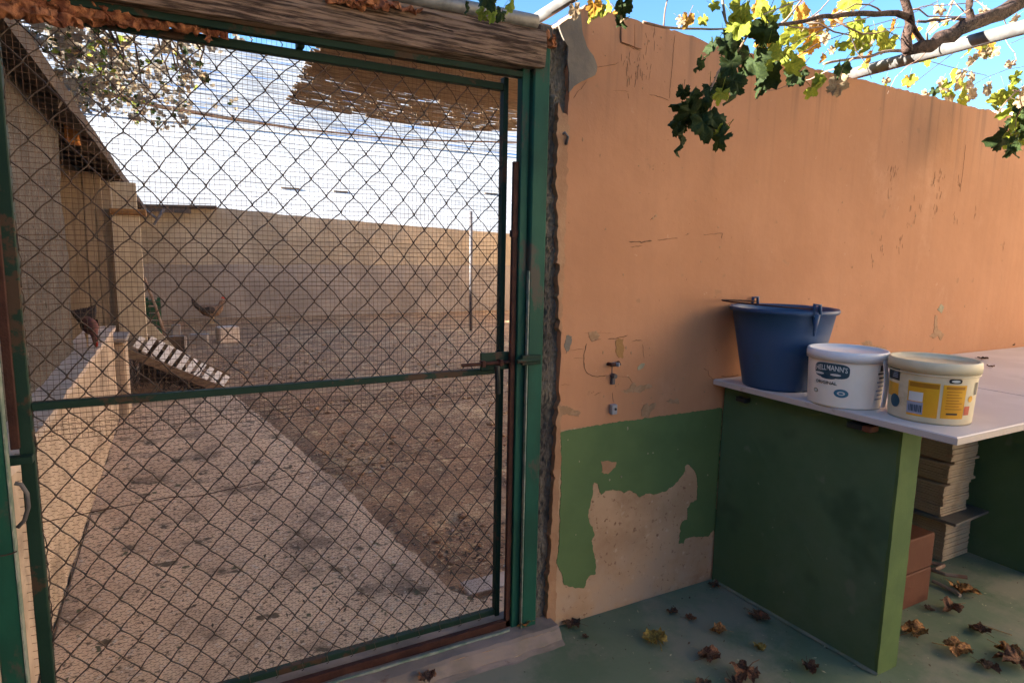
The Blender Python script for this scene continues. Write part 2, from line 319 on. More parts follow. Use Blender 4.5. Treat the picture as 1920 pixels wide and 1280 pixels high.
def grid(bm, x0, x1, nx, z0, z1, nz_, fn):
    vs = [[bm.verts.new(fn(x0 + (x1 - x0) * i / nx, z0 + (z1 - z0) * j / nz_)) for i in range(nx + 1)] for j in range(nz_ + 1)]
    for j in range(nz_):
        for i in range(nx): bm.faces.new((vs[j][i], vs[j][i + 1], vs[j + 1][i + 1], vs[j + 1][i]))
def N3(x, y, z): return noise.noise(Vector((x, y, z)))

# ------------------------------------------------------------------ ground
bm = B()
PATH = [(p[0], p[1]) for p in [(-0.414,4.454,0),(-0.04,4.315,0),(0.404,4.101,0),(0.544,3.127,0),(0.64,2.355,0),(0.685,1.917,0),(0.745,1.653,0),(0.77,1.207,0),(0.802,0.815,0),(0.837,0.58,0),(0.853,0.365,0),(0.927,0.248,0),(1.044,0.305,0),(1.012,0.122,0)]]
def dirt_z(x, y):
    base = N3(x * 1.1, y * 1.1, 0) * .02 + N3(x * 7, y * 7, 3) * .010 + N3(x * 20, y * 20, 5) * .006
    bx = 1.05
    for (xa, ya), (xb, yb) in zip(PATH, PATH[1:]):
        if min(ya, yb) <= y <= max(ya, yb) and abs(yb - ya) > 1e-3: bx = xa + (xb - xa) * (y - ya) / (yb - ya)
    if y > PATH[2][1]: return base
    t = max(0, min(1, (x - bx) / .08)); return -.012 * (1 - t) + (base + .004) * t
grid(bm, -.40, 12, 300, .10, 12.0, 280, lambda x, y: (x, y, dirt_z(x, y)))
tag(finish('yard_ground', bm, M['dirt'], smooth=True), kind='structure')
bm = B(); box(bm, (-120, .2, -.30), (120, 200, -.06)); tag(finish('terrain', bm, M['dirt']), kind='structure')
bm = B()
pp = [(-.405, .1)] + [(-.405, PATH[0][1])] + PATH + [(1.06, .1)]
pr = rough(pp, .04, .012, 2, 14)
loop = [Vector((p.x, p.y, 0)) for p in pr]
f_ = [bm.verts.new((v.x, v.y, .006)) for v in loop]; g_ = [bm.verts.new((v.x, v.y, -.05)) for v in loop]
bmesh.ops.triangulate(bm, faces=[bm.faces.new(f_)])
for i in range(len(loop)): j = (i + 1) % len(loop); bm.faces.new((f_[i], g_[i], g_[j], f_[j]))
tag(finish('path', bm, M['path']), kind='structure')
bm = B(); box(bm, (-12, -14, -.2), (6.5, -.10, 0)); 
box(bm, (1.062, -.10, -.2), (6.5, -.001, 0))
tag(finish('courtyard_floor', bm, M['floor']), kind='structure')
bm = B()
def sy(x): return -.062 + N3(x * 5, 0, 2) * .010 + N3(x * 22, 0, 5) * .004
grid(bm, -.46, 1.06, 110, 0, 1, 16, lambda x, t: (x, .10 + (sy(x) - .10) * t, .042 + N3(x * 9, t * 2, 1) * .005 + N3(x * 40, t * 9, 1) * .0015 - (.006 if t > .97 else 0)))
grid(bm, -.46, 1.06, 110, 0, 1, 5, lambda x, t: (x, sy(x) - t * (.022 + N3(x * 12, 3, 1) * .01), .036 - t * .028 + N3(x * 22, t * 3, 9) * .003))
grid(bm, -.46, 1.06, 110, 0, 1, 5, lambda x, t: (x, sy(x) - (.022 + N3(x * 12, 3, 1) * .01) - t * (.026 + N3(x * 7, 1, 8) * .016), .008 - t * .011 + N3(x * 25, t * 3, 4) * .002))
tag(finish('doorstep', bm, M['sill'], smooth=False), kind='structure')
bm = B(); ribbon(bm, [(-.4, 0, 0), (1.0, 0, 0)], .006)
for v in bm.verts: v.co = Vector((v.co.x, -.082 + v.co.z, .016 + (v.co.y + .0012) * -.1))
bm.free()
bm = B(); box(bm, (.90, .30, -.02), (1.16, .40, .009), .003); tag(finish('concrete_kerb', bm, M['ledgetop']), kind='structure')

# loose litter on the dirt and on the path (uncountable)
def litter(name, m, n, rg, sz, zf, lab, seed):
    rnd = random.Random(seed); bm = B()
    for _ in range(n):
        x, y = rg(rnd); s = sz * rnd.uniform(.4, 1.4); a = rnd.uniform(0, 6.28); wd = s * rnd.uniform(.12, .5); z = zf(x, y) + .002
        d = Vector((math.cos(a), math.sin(a), rnd.uniform(-.2, .35))); e = Vector((-math.sin(a), math.cos(a), rnd.uniform(-.3, .3))); c = Vector((x, y, z + abs(d.z) * s * .5))
        a1 = bm.verts.new(c - d * s); a2 = bm.verts.new(c + e * wd + Vector((0, 0, s * .12))); a3 = bm.verts.new(c + d * s); a4 = bm.verts.new(c - e * wd)
        bm.faces.new((a1, a4, a3, a2))
    o = finish(name, bm, m); tag(o, lab, 'litter', kind='stuff')
def rdirt(r):
    while 1:
        y = .35 + 7 * r.random() ** 1.6; x = .3 + r.random() * 4.6
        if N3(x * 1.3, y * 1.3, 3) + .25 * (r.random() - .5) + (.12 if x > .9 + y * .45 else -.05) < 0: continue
        if dirt_z(x, y) > -.018 and x < 1.2 + y * .62: return x, y
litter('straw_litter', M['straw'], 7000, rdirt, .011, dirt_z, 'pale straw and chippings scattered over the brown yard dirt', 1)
litter('dark_litter', M['darkbits'], 4500, rdirt, .013, dirt_z, 'dark twigs and clods scattered over the brown yard dirt', 2)
def rpath(r):
    cx = [(-.15, .6, .25), (.25, .62, .18), (.42, .9, .12), (.1, 1.6, .2), (.55, 1.25, .15), (-.1, 2.3, .3), (.5, .45, .12), (.75, .45, .12), (.3, 2.9, .3)]
    while 1:
        a, b, s = r.choice(cx); x = r.gauss(a, s * .55); y = r.gauss(b, s * .45)
        if -.38 < x < 1.0 and .12 < y < 3.6: return x, y
litter('path_litter', M['darkbits'], 420, rpath, .009, lambda x, y: .006, 'dark droppings and grass bits lying in patches on the cement path', 3)

def stones(name, m, n, rg, s0, s1, zf, lab, seed):
    r = random.Random(seed); bm = B()
    for _ in range(n):
        x, y = rg(r); sz = s0 + (s1 - s0) * r.random() ** 3; z = zf(x, y); q = Matrix.Rotation(r.uniform(0, 6), 3, 'Z')
        t_ = bmesh.ops.create_icosphere(bm, subdivisions=1, radius=1)
        sc_ = Vector((r.uniform(.7, 1.3), r.uniform(.6, 1.1), r.uniform(.35, .7))) * sz
        for v in t_['verts']: v.co = q @ Vector((v.co.x * sc_.x, v.co.y * sc_.y, v.co.z * sc_.z)) * (1 + N3(v.co.x * 2 + _, v.co.y * 2, v.co.z * 2) * .5) + Vector((x, y, z + sz * .15))
    tag(finish(name, bm, m), lab, 'stones', kind='stuff')
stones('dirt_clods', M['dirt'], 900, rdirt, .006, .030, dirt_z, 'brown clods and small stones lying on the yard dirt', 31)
stones('pale_stones', M['ledgetop'], 160, rdirt, .004, .016, dirt_z, 'pale pebbles scattered on the yard dirt', 32)
stones('path_grit', M['path'], 500, lambda r: (r.uniform(-.36, 1.0), .15 + r.random() * 3.5), .002, .009, lambda x, y: .006, 'small grit scattered on the cement path', 33)
# ------------------------------------------------------------------ orange wall
WT = 1.965
wall = thing('courtyard_wall', 'long orange courtyard wall with green painted base and peeling patches, right of the gate', 'wall', (1.07, 0, 0))
bm = B()
outl = rough([(1.070, -.05), (6.4, -.05), (6.4, WT + .005), (3.2, WT), (1.62, WT + .003), (1.55, WT + .012), (1.12, WT + .025), (1.075, WT - .02), (1.066, 1.5), (1.068, 1.0), (1.072, .62)], .015, .007, 3, 22)
prism_xz(bm, outl, 0, .15)
finish('masonry', bm, M['orange'], wall)
G = xz([(1.085,0,0.59),(1.087,0,0.5),(1.085,0,0.41),(1.088,0,0.318),(1.083,0,0.263),(1.077,0,0.234),(1.088,0,0.212),(1.103,0,0.184),(1.11,0,0.148),(1.13,0,0.137),(1.159,0,0.123),(1.195,0,0.114),(1.202,0,0.141),(1.216,0,0.154),(1.239,0,0.155),(1.239,0,0.203),(1.226,0,0.245),(1.218,0,0.279),(1.231,0,0.301),(1.219,0,0.329),(1.203,0,0.357),(1.2,0,0.389),(1.208,0,0.419),(1.217,0,0.448),(1.212,0,0.48),(1.221,0,0.491),(1.234,0,0.483),(1.242,0,0.456),(1.251,0,0.439),(1.268,0,0.452),(1.314,0,0.448),(1.352,0,0.432),(1.372,0,0.435),(1.4,0,0.424),(1.421,0,0.401),(1.448,0,0.412),(1.497,0,0.401),(1.538,0,0.404),(1.579,0,0.421),(1.611,0,0.446),(1.631,0,0.466),(1.63,0,0.487),(1.642,0,0.492),(1.661,0,0.479),(1.694,0,0.443),(1.702,0,0.345),(1.672,0,0.337),(1.655,0,0.319),(1.659,0,0.273),(1.633,0,0.272),(1.625,0,0.256),(1.623,0,0.187),(1.644,0,0.183),(1.656,0,0.198),(1.682,0,0.199),(1.774,0,0.184),(1.796,0,0.205),(1.811,0,0.191)])
TL = xz([(1.079,0,0.683),(1.741,0,0.7)])
G = rough([TL[0]] + G + [(1.803, .30), (1.803, .69), (1.6, .689), (1.3, .690)], .004, .0042, 5, 62)
bm = B(); prism_xz(bm, G, -.0025, .004); finish('green_paint', bm, M['green'], wall)
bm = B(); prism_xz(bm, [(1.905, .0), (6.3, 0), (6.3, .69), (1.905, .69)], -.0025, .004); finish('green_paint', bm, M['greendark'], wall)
def patch(name, pts, m, y0=-.0035, amp=.0042, seed=0, lab=None, step=.004, freq=110):
    y0 = -.0036 if (lab and ('green' in lab or 'corner' in lab)) else -.0013
    bm = B(); prism_xz(bm, rough(xz(pts), step, amp, seed, freq), y0, .002); o = finish(name, bm, m, wall)
    if lab: o['label'] = lab
patch('cement_patch', [(1.027,0,1.913),(1.061,0,1.938),(1.103,0,1.966),(1.109,0,1.916),(1.131,0,1.875),(1.154,0,1.851),(1.172,0,1.823),(1.164,0,1.795),(1.125,0,1.778),(1.087,0,1.753),(1.07,0,1.735),(1.068,0,1.785),(1.059,0,1.863)], M['cement'], lab='grey cement patch at the top left corner', step=.012, amp=.005, freq=35)
patch('cement_patch', [(1.092,0,0.998),(1.111,0,0.994),(1.108,0,0.968),(1.102,0,0.951),(1.092,0,0.939),(1.083,0,0.96)], M['cement'], lab='small grey cement patch beside the gate bolt')
patch('bare_patch', [(1.245,0,0.56),(1.271,0,0.559),(1.293,0,0.55),(1.31,0,0.549),(1.305,0,0.531),(1.291,0,0.524),(1.277,0,0.513),(1.258,0,0.515),(1.249,0,0.523),(1.251,0,0.539)], M['plaster'], lab='small bare patch in the green paint')
patch('bare_patch', [(1.319,0,0.796),(1.35,0,0.799),(1.364,0,0.818),(1.373,0,0.822),(1.383,0,0.81),(1.423,0,0.81),(1.443,0,0.812),(1.456,0,0.797),(1.424,0,0.792),(1.4,0,0.784),(1.362,0,0.788),(1.338,0,0.786)], M['chip'])
patch('bare_patch', [(1.41,0,0.723),(1.421,0,0.74),(1.437,0,0.742),(1.444,0,0.73),(1.459,0,0.741),(1.474,0,0.741),(1.467,0,0.72),(1.449,0,0.704),(1.447,0,0.684),(1.43,0,0.693),(1.414,0,0.697)], M['chip'])
patch('bare_patch', [(1.385,0,0.875),(1.4,0,0.887),(1.415,0,0.886),(1.413,0,0.876),(1.398,0,0.864),(1.387,0,0.866)], M['chippale'])
patch('bare_patch', [(1.521,0,0.742),(1.544,0,0.749),(1.558,0,0.742),(1.571,0,0.749),(1.583,0,0.741),(1.582,0,0.728),(1.545,0,0.731)], M['chip'])
patch('bare_patch', [(1.065,0,0.768),(1.097,0,0.767),(1.125,0,0.752),(1.154,0,0.74),(1.148,0,0.726),(1.115,0,0.734),(1.087,0,0.739),(1.071,0,0.725)], M['chip'])
patch('bare_patch', [(1.176,0,1.004),(1.204,0,1.007),(1.222,0,0.99),(1.211,0,0.979),(1.188,0,0.973),(1.179,0,0.987)], M['chip'])
patch('rust_stain', [(1.286,0,0.976),(1.32,0,0.976),(1.321,0,0.943),(1.318,0,0.909),(1.298,0,0.91),(1.289,0,0.935)], M['capwood'], amp=.006, lab='rusty stain of a broken fixing')
patch('rust_stain', [(3.17,0,0.917),(3.168,0,0.996),(3.185,0,1.004),(3.201,0,0.939),(3.265,0,0.904),(3.241,0,0.881),(3.208,0,0.903),(3.182,0,0.892),(3.138,0,0.902)], M['chip'], amp=.007)
patch('bare_patch', [(2.617,0,0.896),(2.656,0,0.905),(2.693,0,0.901),(2.702,0,0.881),(2.764,0,0.874),(2.816,0,0.86),(2.742,0,0.858),(2.642,0,0.884)], M['chip'])
patch('bare_patch', [(3.183,0,1.028),(3.206,0,1.055),(3.237,0,1.042),(3.222,0,1.011)], M['chippale'])
for k_, (pts_, sd_) in enumerate((([(2.738,0,1.622),(2.701,0,1.605),(2.752,0,1.632),(2.725,0,1.603),(2.712,0,1.523),(2.721,0,1.507),(3.036,0,1.605),(3.033,0,1.576),(3.093,0,1.629),(3.092,0,1.59),(3.106,0,1.61),(3.089,0,1.56),(2.885,0,1.49),(2.904,0,1.432),(2.884,0,1.402),(2.942,0,1.454),(3.064,0,1.459),(3.076,0,1.49),(2.687,0,1.31),(2.705,0,1.296),(2.823,0,1.318),(2.834,0,1.304),(2.65,0,1.248),(3.24,0,1.589),(3.253,0,1.62),(3.229,0,1.466),(3.254,0,1.437),(3.402,0,1.474),(3.704,0,1.344)], 41), ([(1.283,0,1.872),(1.315,0,1.857),(1.346,0,1.878),(1.36,0,1.835),(1.333,0,1.823),(1.356,0,1.81),(1.288,0,1.784),(1.311,0,1.836),(1.365,0,1.933),(1.403,0,1.927),(1.281,0,1.816),(1.299,0,1.762)], 42))):
    r = random.Random(sd_); bm = B()
    for p in pts_:
        for _ in range(3):
            a_ = Vector((p[0] + r.uniform(-.02, .02), 0, p[2] + r.uniform(-.03, .03))); ln = r.uniform(.006, .03); dx = r.uniform(-.006, .006)
            ribbon(bm, [a_, a_ + Vector((dx, 0, ln))], r.uniform(.0012, .0032), -.0008, .002, .003, r.random() * 50)
    o = finish('scuff_marks', bm, M['scuff'], wall); o['kind'] = 'stuff'
# patched rectangle of render near the top
bm = B(); q = xz([(1.254,0,1.959),(1.304,0,1.966),(1.308,0,1.902),(1.257,0,1.908)]); prism_xz(bm, q, -.005, .002); q = xz([(1.306,0,1.967),(1.333,0,1.967),(1.337,0,1.9),(1.311,0,1.901)]); prism_xz(bm, q, -.004, .002)
o = finish('render_patch', bm, M['orange'], wall)
chips = []
rnd = random.Random(11)
def chipset(pts, m, s0, s1, sd):
    r = random.Random(sd); bm = B()
    for p in pts:
        s = r.uniform(s0, s1) * .62; a = r.uniform(.7, 1.8); t = r.uniform(0, 3)
        o = [(p[0] + s * math.cos(k * 1.047 + t) * r.uniform(.5, 1.1), p[2] + s * a * math.sin(k * 1.047 + t) * r.uniform(.5, 1.1)) for k in range(6)]
        prism_xz(bm, o, (-.0036 if sd in (3, 4) else -.0010), .002)
    o = finish('flaked_spots', bm, m, wall); o['kind'] = 'stuff'
chipset([(1.195,0,1.563),(1.351,0,1.542),(1.455,0,1.536),(1.422,0,1.378),(1.58,0,1.331),(1.723,0,1.359),(1.738,0,1.289),(1.65,0,1.236),(1.935,0,1.097),(2.249,0,1.095),(2.796,0,1.428),(2.824,0,1.313),(2.716,0,1.518),(2.877,0,1.484),(2.65,0,1.248),(2.509,0,1.223),(2.702,0,1.315),(3.418,0,1.04),(3.629,0,1.024),(1.607,0,1.446),(1.412,0,1.536),(1.538,0,1.55),(1.227,0,1.334),(1.307,0,1.189),(3.693,0,1.344),(3.723,0,1.266),(3.02,0,1.595),(2.739,0,1.613),(2.9,0,1.408),(2.925,0,1.453),(2.405,0,1.483),(1.361,0,1.457),(1.432,0,1.385)], M['chip'], .003, .008, 1)
chipset([(1.332,0,0.944),(1.354,0,0.927),(1.315,0,0.886),(1.348,0,0.842),(1.246,0,0.784),(1.558,0,0.781),(1.581,0,0.783),(1.544,0,0.767),(1.706,0,0.76),(1.645,0,1.038),(1.483,0,0.777),(1.503,0,0.77),(1.371,0,0.75),(1.596,0,0.819),(1.638,0,0.803),(1.434,0,0.937),(1.306,0,0.822),(1.294,0,0.816),(1.276,0,0.83),(1.452,0,0.76),(1.236,0,0.933)], M['chip'], .003, .0065, 2)
chipset([(1.107,0,0.653),(1.155,0,0.573),(1.352,0,0.663),(1.448,0,0.56),(1.471,0,0.559),(1.588,0,0.556),(1.746,0,0.435),(1.333,0,0.494),(1.284,0,0.489)], M['chippale'], .003, .008, 3)
chipset([(1.155,0,0.571),(1.334,0,0.493),(1.283,0,0.487),(1.746,0,0.435),(1.151,0,0.317)], M['chippale'], .003, .006, 4)
chipset([(1.37,0,1.93),(1.404,0,1.923),(1.355,0,1.919),(1.405,0,1.901),(1.419,0,1.95),(1.364,0,1.86),(1.327,0,1.846),(1.352,0,1.785),(1.315,0,1.857),(1.292,0,1.801),(1.201,0,1.859),(1.122,0,1.843),(1.153,0,1.92),(1.464,0,1.95),(1.48,0,1.807),(1.355,0,1.826),(1.127,0,1.602),(1.195,0,1.56),(1.263,0,1.951),(1.283,0,1.868)], M['chip'], .002, .006, 5)
bm = B(); cw = [([(1.169,0,0.965),(1.16,0,0.928),(1.163,0,0.89),(1.173,0,0.871),(1.196,0,0.857),(1.217,0,0.854),(1.254,0,0.855)], .004), ([(1.176,0,0.99),(1.19,0,0.973),(1.211,0,0.978),(1.225,0,0.98)], .004),
 ([(1.254,0,0.978),(1.286,0,0.979),(1.336,0,0.986)], .005), ([(1.352,0,0.963),(1.373,0,0.968),(1.401,0,0.964)], .003), ([(1.107,0,0.949),(1.161,0,0.95)], .0015),
 ([(1.119,0,0.922),(1.157,0,0.919)], .0015), ([(1.208,0,0.792),(1.222,0,0.799),(1.236,0,0.799)], .002), ([(1.281,0,0.795),(1.287,0,0.76)], .0015),
 ([(1.693,0,0.849),(1.716,0,0.837),(1.724,0,0.818),(1.751,0,0.801)], .002), ([(1.402,0,0.953),(1.412,0,0.903)], .0012), ([(1.299,0,0.85),(1.347,0,0.843),(1.367,0,0.822)], .0015),
 ([(1.073,0,0.839),(1.111,0,0.836)], .0015), ([(1.157,0,1.002),(1.273,0,0.997)], .0009),
 ([(1.167,0,1.821),(1.207,0,1.83),(1.238,0,1.838),(1.253,0,1.849)], .002), ([(1.252,0,1.953),(1.256,0,1.907),(1.292,0,1.9),(1.334,0,1.895)], .0028), ([(1.305,0,1.964),(1.309,0,1.9)], .0012),
 ([(1.381,0,1.768),(1.425,0,1.767),(1.463,0,1.76)], .0018), ([(1.088,0,1.719),(1.109,0,1.744),(1.135,0,1.775)], .0015), ([(1.236,0,1.761),(1.299,0,1.768)], .0008), ([(1.474,0,1.964),(1.47,0,1.868),(1.465,0,1.767)], .0008),
 ([(1.324,0,1.298),(1.375,0,1.297),(1.422,0,1.304)], .005), ([(1.329,0,1.28),(1.381,0,1.285)], .003), ([(1.446,0,1.306),(1.49,0,1.312),(1.537,0,1.315)], .003), ([(1.653,0,1.33),(1.701,0,1.334),(1.745,0,1.338),(1.742,0,1.322)], .003), ([(1.567,0,1.327),(1.59,0,1.333)], .003),
 ([(3.263,0,1.792),(3.265,0,1.652),(3.261,0,1.58)], .0009), ([(1.408,0,1.371),(1.431,0,1.388)], .003),
 ([(1.784,0,0.813),(1.837,0,0.807),(1.885,0,0.81)], .003), ([(3.167,0,1.004),(3.188,0,0.948),(3.177,0,0.9)], .004), 
]
for i, (p, wd) in enumerate(cw):
    ribbon(bm, p, wd, -.0009, .002, .004, i)
    if (i % 14) == 13 or i == len(cw) - 1:
        o = finish('crack', bm, M['crack'], wall); bm = B()
bm.free()
# stained cement reveal between gate post and render
bm = B()
def jy(x, z): return .020 + N3(x * 22, 0, z * 9) * .010 + N3(x * 60, 2, z * 30) * .008 + N3(x * 150, 2, z * 90) * .006
grid(bm, .999, 1.076, 18, -.02, WT - .05, 380, lambda x, z: (x + (N3(0, 3, z * 14) * .006 if x > 1.06 else 0) , jy(x, z), z))
for v in list(bm.verts): pass
box(bm, (1.000, .034, -.02), (1.066, .15, WT - .06))
finish('jamb', bm, M['jamb'], wall)
bm = B(); prism_xz(bm, rough([(1.060, 1.02), (1.073, 1.0), (1.073, 1.66), (1.034, 1.70), (1.036, 1.45), (1.050, 1.25)], .012, .008, 8, 50), -.0014, .03); finish('render_strip', bm, M['plaster'], wall)
bm = B(); prism_xz(bm, rough([(1.046, .0), (1.08, .0), (1.080, .60), (1.074, .80), (1.062, .72)], .012, .007, 9, 50), -.0022, .03); finish('render_strip', bm, M['plaster'], wall)

# little fixings on the wall
def pxc(l_): return Vector(l_[0])
t = thing('wall_clip', 'rusty pipe clip with a white plug left of the worktop, above the small grey box', 'bracket', tuple([(1.277,0,0.894)][0]))
a = Vector([(1.277,0,0.894)][0])
bm = B(); tube(bm, [a + Vector((-.018, 0, 0)), a + Vector((-.018, -.02, 0)), a + Vector((.012, -.022, .001)), a + Vector((.024, 0, .002))], .006, 8); finish('strap', bm, M['rust'], t)
bm = B(); tube(bm, [a + Vector((-.006, -.01, .0)), a + Vector((.006, -.03, 0))], .007, 8); finish('plug', bm, M['plate'], t)
b_ = Vector([(1.276,0,0.854)][0])
bm = B(); tube(bm, [b_ + Vector((0, .0, 0)), b_ + Vector((0, -.022, 0))], .008, 8); tube(bm, [a, b_], .0018, 5)
box(bm, b_ + Vector((-.006, -.012, -.03)), b_ + Vector((.008, 0, -.008)), .002); finish('cable_end', bm, M['steel'], t)
c_ = Vector([(1.282,0,0.74)][0])
t = thing('junction_box', 'small pale grey socket box on the orange wall just above the green band', 'socket', tuple(c_))
bm = B(); box(bm, c_ + Vector((-.011, -.018, -.018)), c_ + Vector((.011, 0, .016)), .002); finish('casing', bm, M['plate'], t)
bm = B(); tube(bm, [c_ + Vector((.002, -.0175, .001)), c_ + Vector((.002, -.020, .001))], .0045, 10); finish('socket_hole', bm, M['black'], t)
h_ = Vector([(1.061,0.01,1.597)][0])
bm = B(); tube(bm, [h_ + Vector((-.012, 0, .01)), h_ + Vector((-.002, -.015, .018)), h_ + Vector((.008, -.018, .006)), h_ + Vector((.004, -.012, -.016))], .0045, 8)
tag(finish('iron_hook', bm, M['steel'], None, True), 'grey iron hook beside the green post high on the stained wall edge', 'hook')

# ------------------------------------------------------------------ gate frame (fixed posts and header)
fr = thing('gate_frame', 'green painted steel gate frame with posts either side, set into the wall opening', 'gate frame', (.3, 0, 0))
ZT = 1.79
bm = B(); box(bm, (.944, -.012, .03), (.998, .03, 1.86), .004); finish('post', bm, M['post'], fr)
bm = B(); box(bm, (.914, .004, .03), (.940, .035, ZT), .002); finish('post', bm, M['post'], fr)
bm = B(); box(bm, (.9405, -.0135, .03), (.9437, .0, 1.2), 0); finish('lit_edge_strip', bm, M['edge'], fr)  # pale strip painted in as the lit edge of the post
bm = B(); box(bm, (.8965, .012, .045), (.9125, .026, 1.52), .001); box(bm, (.8935, .010, 1.30), (.9140, .028, 1.32)); finish('flat_bar', bm, M['rust'], fr)
bm = B(); box(bm, (-.380, -.022, .02), (-.337, .02, 1.9), .003); finish('post', bm, M['post'], fr)
bm = B(); box(bm, (-.3367, -.0235, .02), (-.3340, .0, 1.0), 0); finish('lit_edge_strip', bm, M['edge'], fr)  # pale strip drawn as the highlight along the left post
bm = B(); box(bm, (-.460, -.018, .0), (-.396, .03, 1.9), .003); finish('side_post', bm, M['post'], fr)
bm = B(); box(bm, (-.338, .035, .80), (-.322, .05, 1.72), .001); finish('flat_bar', bm, M['rust'], fr)
hA, hB = [(0.343,0.005,1.751)][0], [(0.933,0.005,1.757)][0]
bm = B(); sl = (hB[2] - hA[2]) / (hB[0] - hA[0]); v_ = box(bm, (-.345, .005, hA[2]), (.944, .03, hA[2] + .016), .001)
for v in v_: v.co.z += (v.co.x - hA[0]) * sl
finish('header', bm, M['gate'], fr)
bm = B(); box(bm, (-.343, .012, .041), (.914, .03, .066), .001); finish('bottom_bar', bm, M['rust'], fr)
bm = B(); box(bm, (-.343, -.012, .041), (.90, -.006, .049)); finish('bottom_bar', bm, M['edge'], fr)
bm = B(); hk = [(-0.329,0,0.735),(-0.318,0,0.73),(-0.309,0,0.708),(-0.309,0,0.677),(-0.318,0,0.648),(-0.331,0,0.634)]; tube(bm, hk, .0045, 8); finish('ring', bm, M['steel'], fr, True)
bm = B(); hk = [(-0.364,-0.025,0.586),(-0.353,-0.025,0.585),(-0.342,-0.025,0.586),(-0.331,-0.025,0.59)]; tube(bm, hk, .0016, 5); finish('tie_wire', bm, M['wire'], fr)

# ------------------------------------------------------------------ gate leaf
gt = thing('mesh_gate', 'tall green steel gate filled with rusty diamond chain link and fine netting', 'gate', (.3, .07, .04))
GX0, GX1, GZ0, GZ1 = -.300, .882, .066, 1.745
bm = B(); box(bm, (-.327, .058, .055), (-.300, .084, 1.76), .002); finish('stile', bm, M['gate'], gt)
bm = B(); box(bm, (.882, .058, .06), (.898, .084, 1.765), .0015); finish('stile', bm, M['gate'], gt)
bm = B(); box(bm, (-.299, .06, 1.727), (.881, .082, 1.7475), .0015); finish('top_rail', bm, M['gate'], gt)
bm = B(); box(bm, (-.299, .06, .878), (.881, .080, .896), .0015); finish('middle_rail', bm, M['gate'], gt)
bm = B(); box(bm, (-.299, .06, .066), (.881, .082, .084), .0015); finish('bottom_rail', bm, M['gate'], gt)
st_ = [(0.304,0.07,1.77)][0]
bm = B(); box(bm, (st_[0] - .008, .035, 1.748), (st_[0] + .008, .075, 1.80)); finish('stub', bm, M['gate'], gt)
bm = B(); box(bm, (-.36, .03, .765), (-.30, .058, .782), .001); finish('hinge', bm, M['gate'], gt)
bm = B(); box(bm, (-.345, .03, 1.40), (-.327, .06, 1.415), .001); finish('hinge', bm, M['gate'], gt)
# bolt
bp = [(0.805,0.03,0.951),(0.993,0.03,0.893)]
bm = B(); box(bm, (bp[0][0], .030, bp[1][2] + .003), (.955, .040, bp[0][2]), .002); 
bt = finish('bolt', bm, M['gate'], gt); bt['label'] = 'sliding bolt plate'
a = Vector([(0.737,0.02,0.92)][0]); bm = B(); tube(bm, [a, Vector((.955, .02, a.z + .001))], .0055, 8)
for xx in (.80, .86, .935): box(bm, (xx, .010, a.z - .009), (xx + .012, .032, a.z + .010), .001)
finish('bolt_rod', bm, M['rust'], bt)
h0 = Vector([(0.844,0,0.914)][0]); h1 = Vector([(0.848,0,0.83)][0]); bm = B(); tube(bm, [h0, h0.lerp(h1, .5) + Vector((0, -.004, 0)), h1], .0085, 8); finish('bolt_handle', bm, M['black'], bt)
bm = B(); kz = [(0.921,-0.02,0.929)][0][2]; box(bm, (.918, -.024, kz - .014), (.985, -.0125, kz + .016), .002); tube(bm, [(.90, -.026, kz), (.975, -.026, kz)], .006, 8)
finish('bolt_keeper', bm, M['gate'], gt)
# chain link: every wire zigzags and hooks round its neighbours
def warp(x, z):
    return Vector((x + N3(x * 3.1, z * 3.1, 1) * .014 + N3(x * 11, z * 11, 2) * .005 , .071 + N3(x * 2.2, z * 2.2, 8) * .004, z + N3(x * 3.1, z * 3.1, 4) * .014 + N3(x * 11, z * 11, 6) * .005))
bm = B(); W2, H2 = .0348, .0402
nx = int((GX1 - GX0) / W2) + 1; nzn = int((GZ1 - GZ0) / H2) + 1
for i in range(-1, nx):
    pts = []; rads = []
    for j in range(nzn + 1):
        xk = GX0 + (i + ((j + i) % 2)) * W2; zk = GZ0 + .003 + j * H2
        z_ = min(zk, GZ1); xk = min(max(xk, GX0), GX1)
        side = 1 if ((j + i) % 2) else -1
        p = warp(xk, z_); p.x = min(max(p.x, GX0 - .001), GX1 + .002)
        if pts:
            a0 = pts[-1]; bow = .0022 * side * (1 + N3(p.x * 20, p.z * 20, 3))
            for tt in (.12, .5, .88):
                q = a0.lerp(p, tt); q.x += N3(q.x * 30, q.z * 30, 5) * .0022 + bow * (1 if tt == .88 else -.6 if tt == .5 else -.2); q.z += N3(q.x * 25, q.z * 25, 15) * .0022; pts.append(q); rads.append(.0014 if tt == .5 else .0017)
        p.y += .0020 * side; pts.append(p); rads.append(.0025)
    if i == -1 or i >= nx - 1:
        if max(p.x for p in pts) - min(p.x for p in pts) < .01: continue
    tube(bm, pts, rads, 4, cap=False)
# top barbs where the wire ends are twisted over the rail
for i in range(0, nx, 2):
    x = GX0 + i * W2; tube(bm, [(x, .07, 1.73), (x + .006, .055, 1.752), (x - .004, .062, 1.764)], .0011, 4, cap=False)
    x += .01; tube(bm, [(x, .058, .088), (x + .003, .052, .07), (x, .066, .058)], .0013, 4, cap=False)
o = finish('chain_link', bm, M['wire'], gt); o['kind'] = 'stuff'
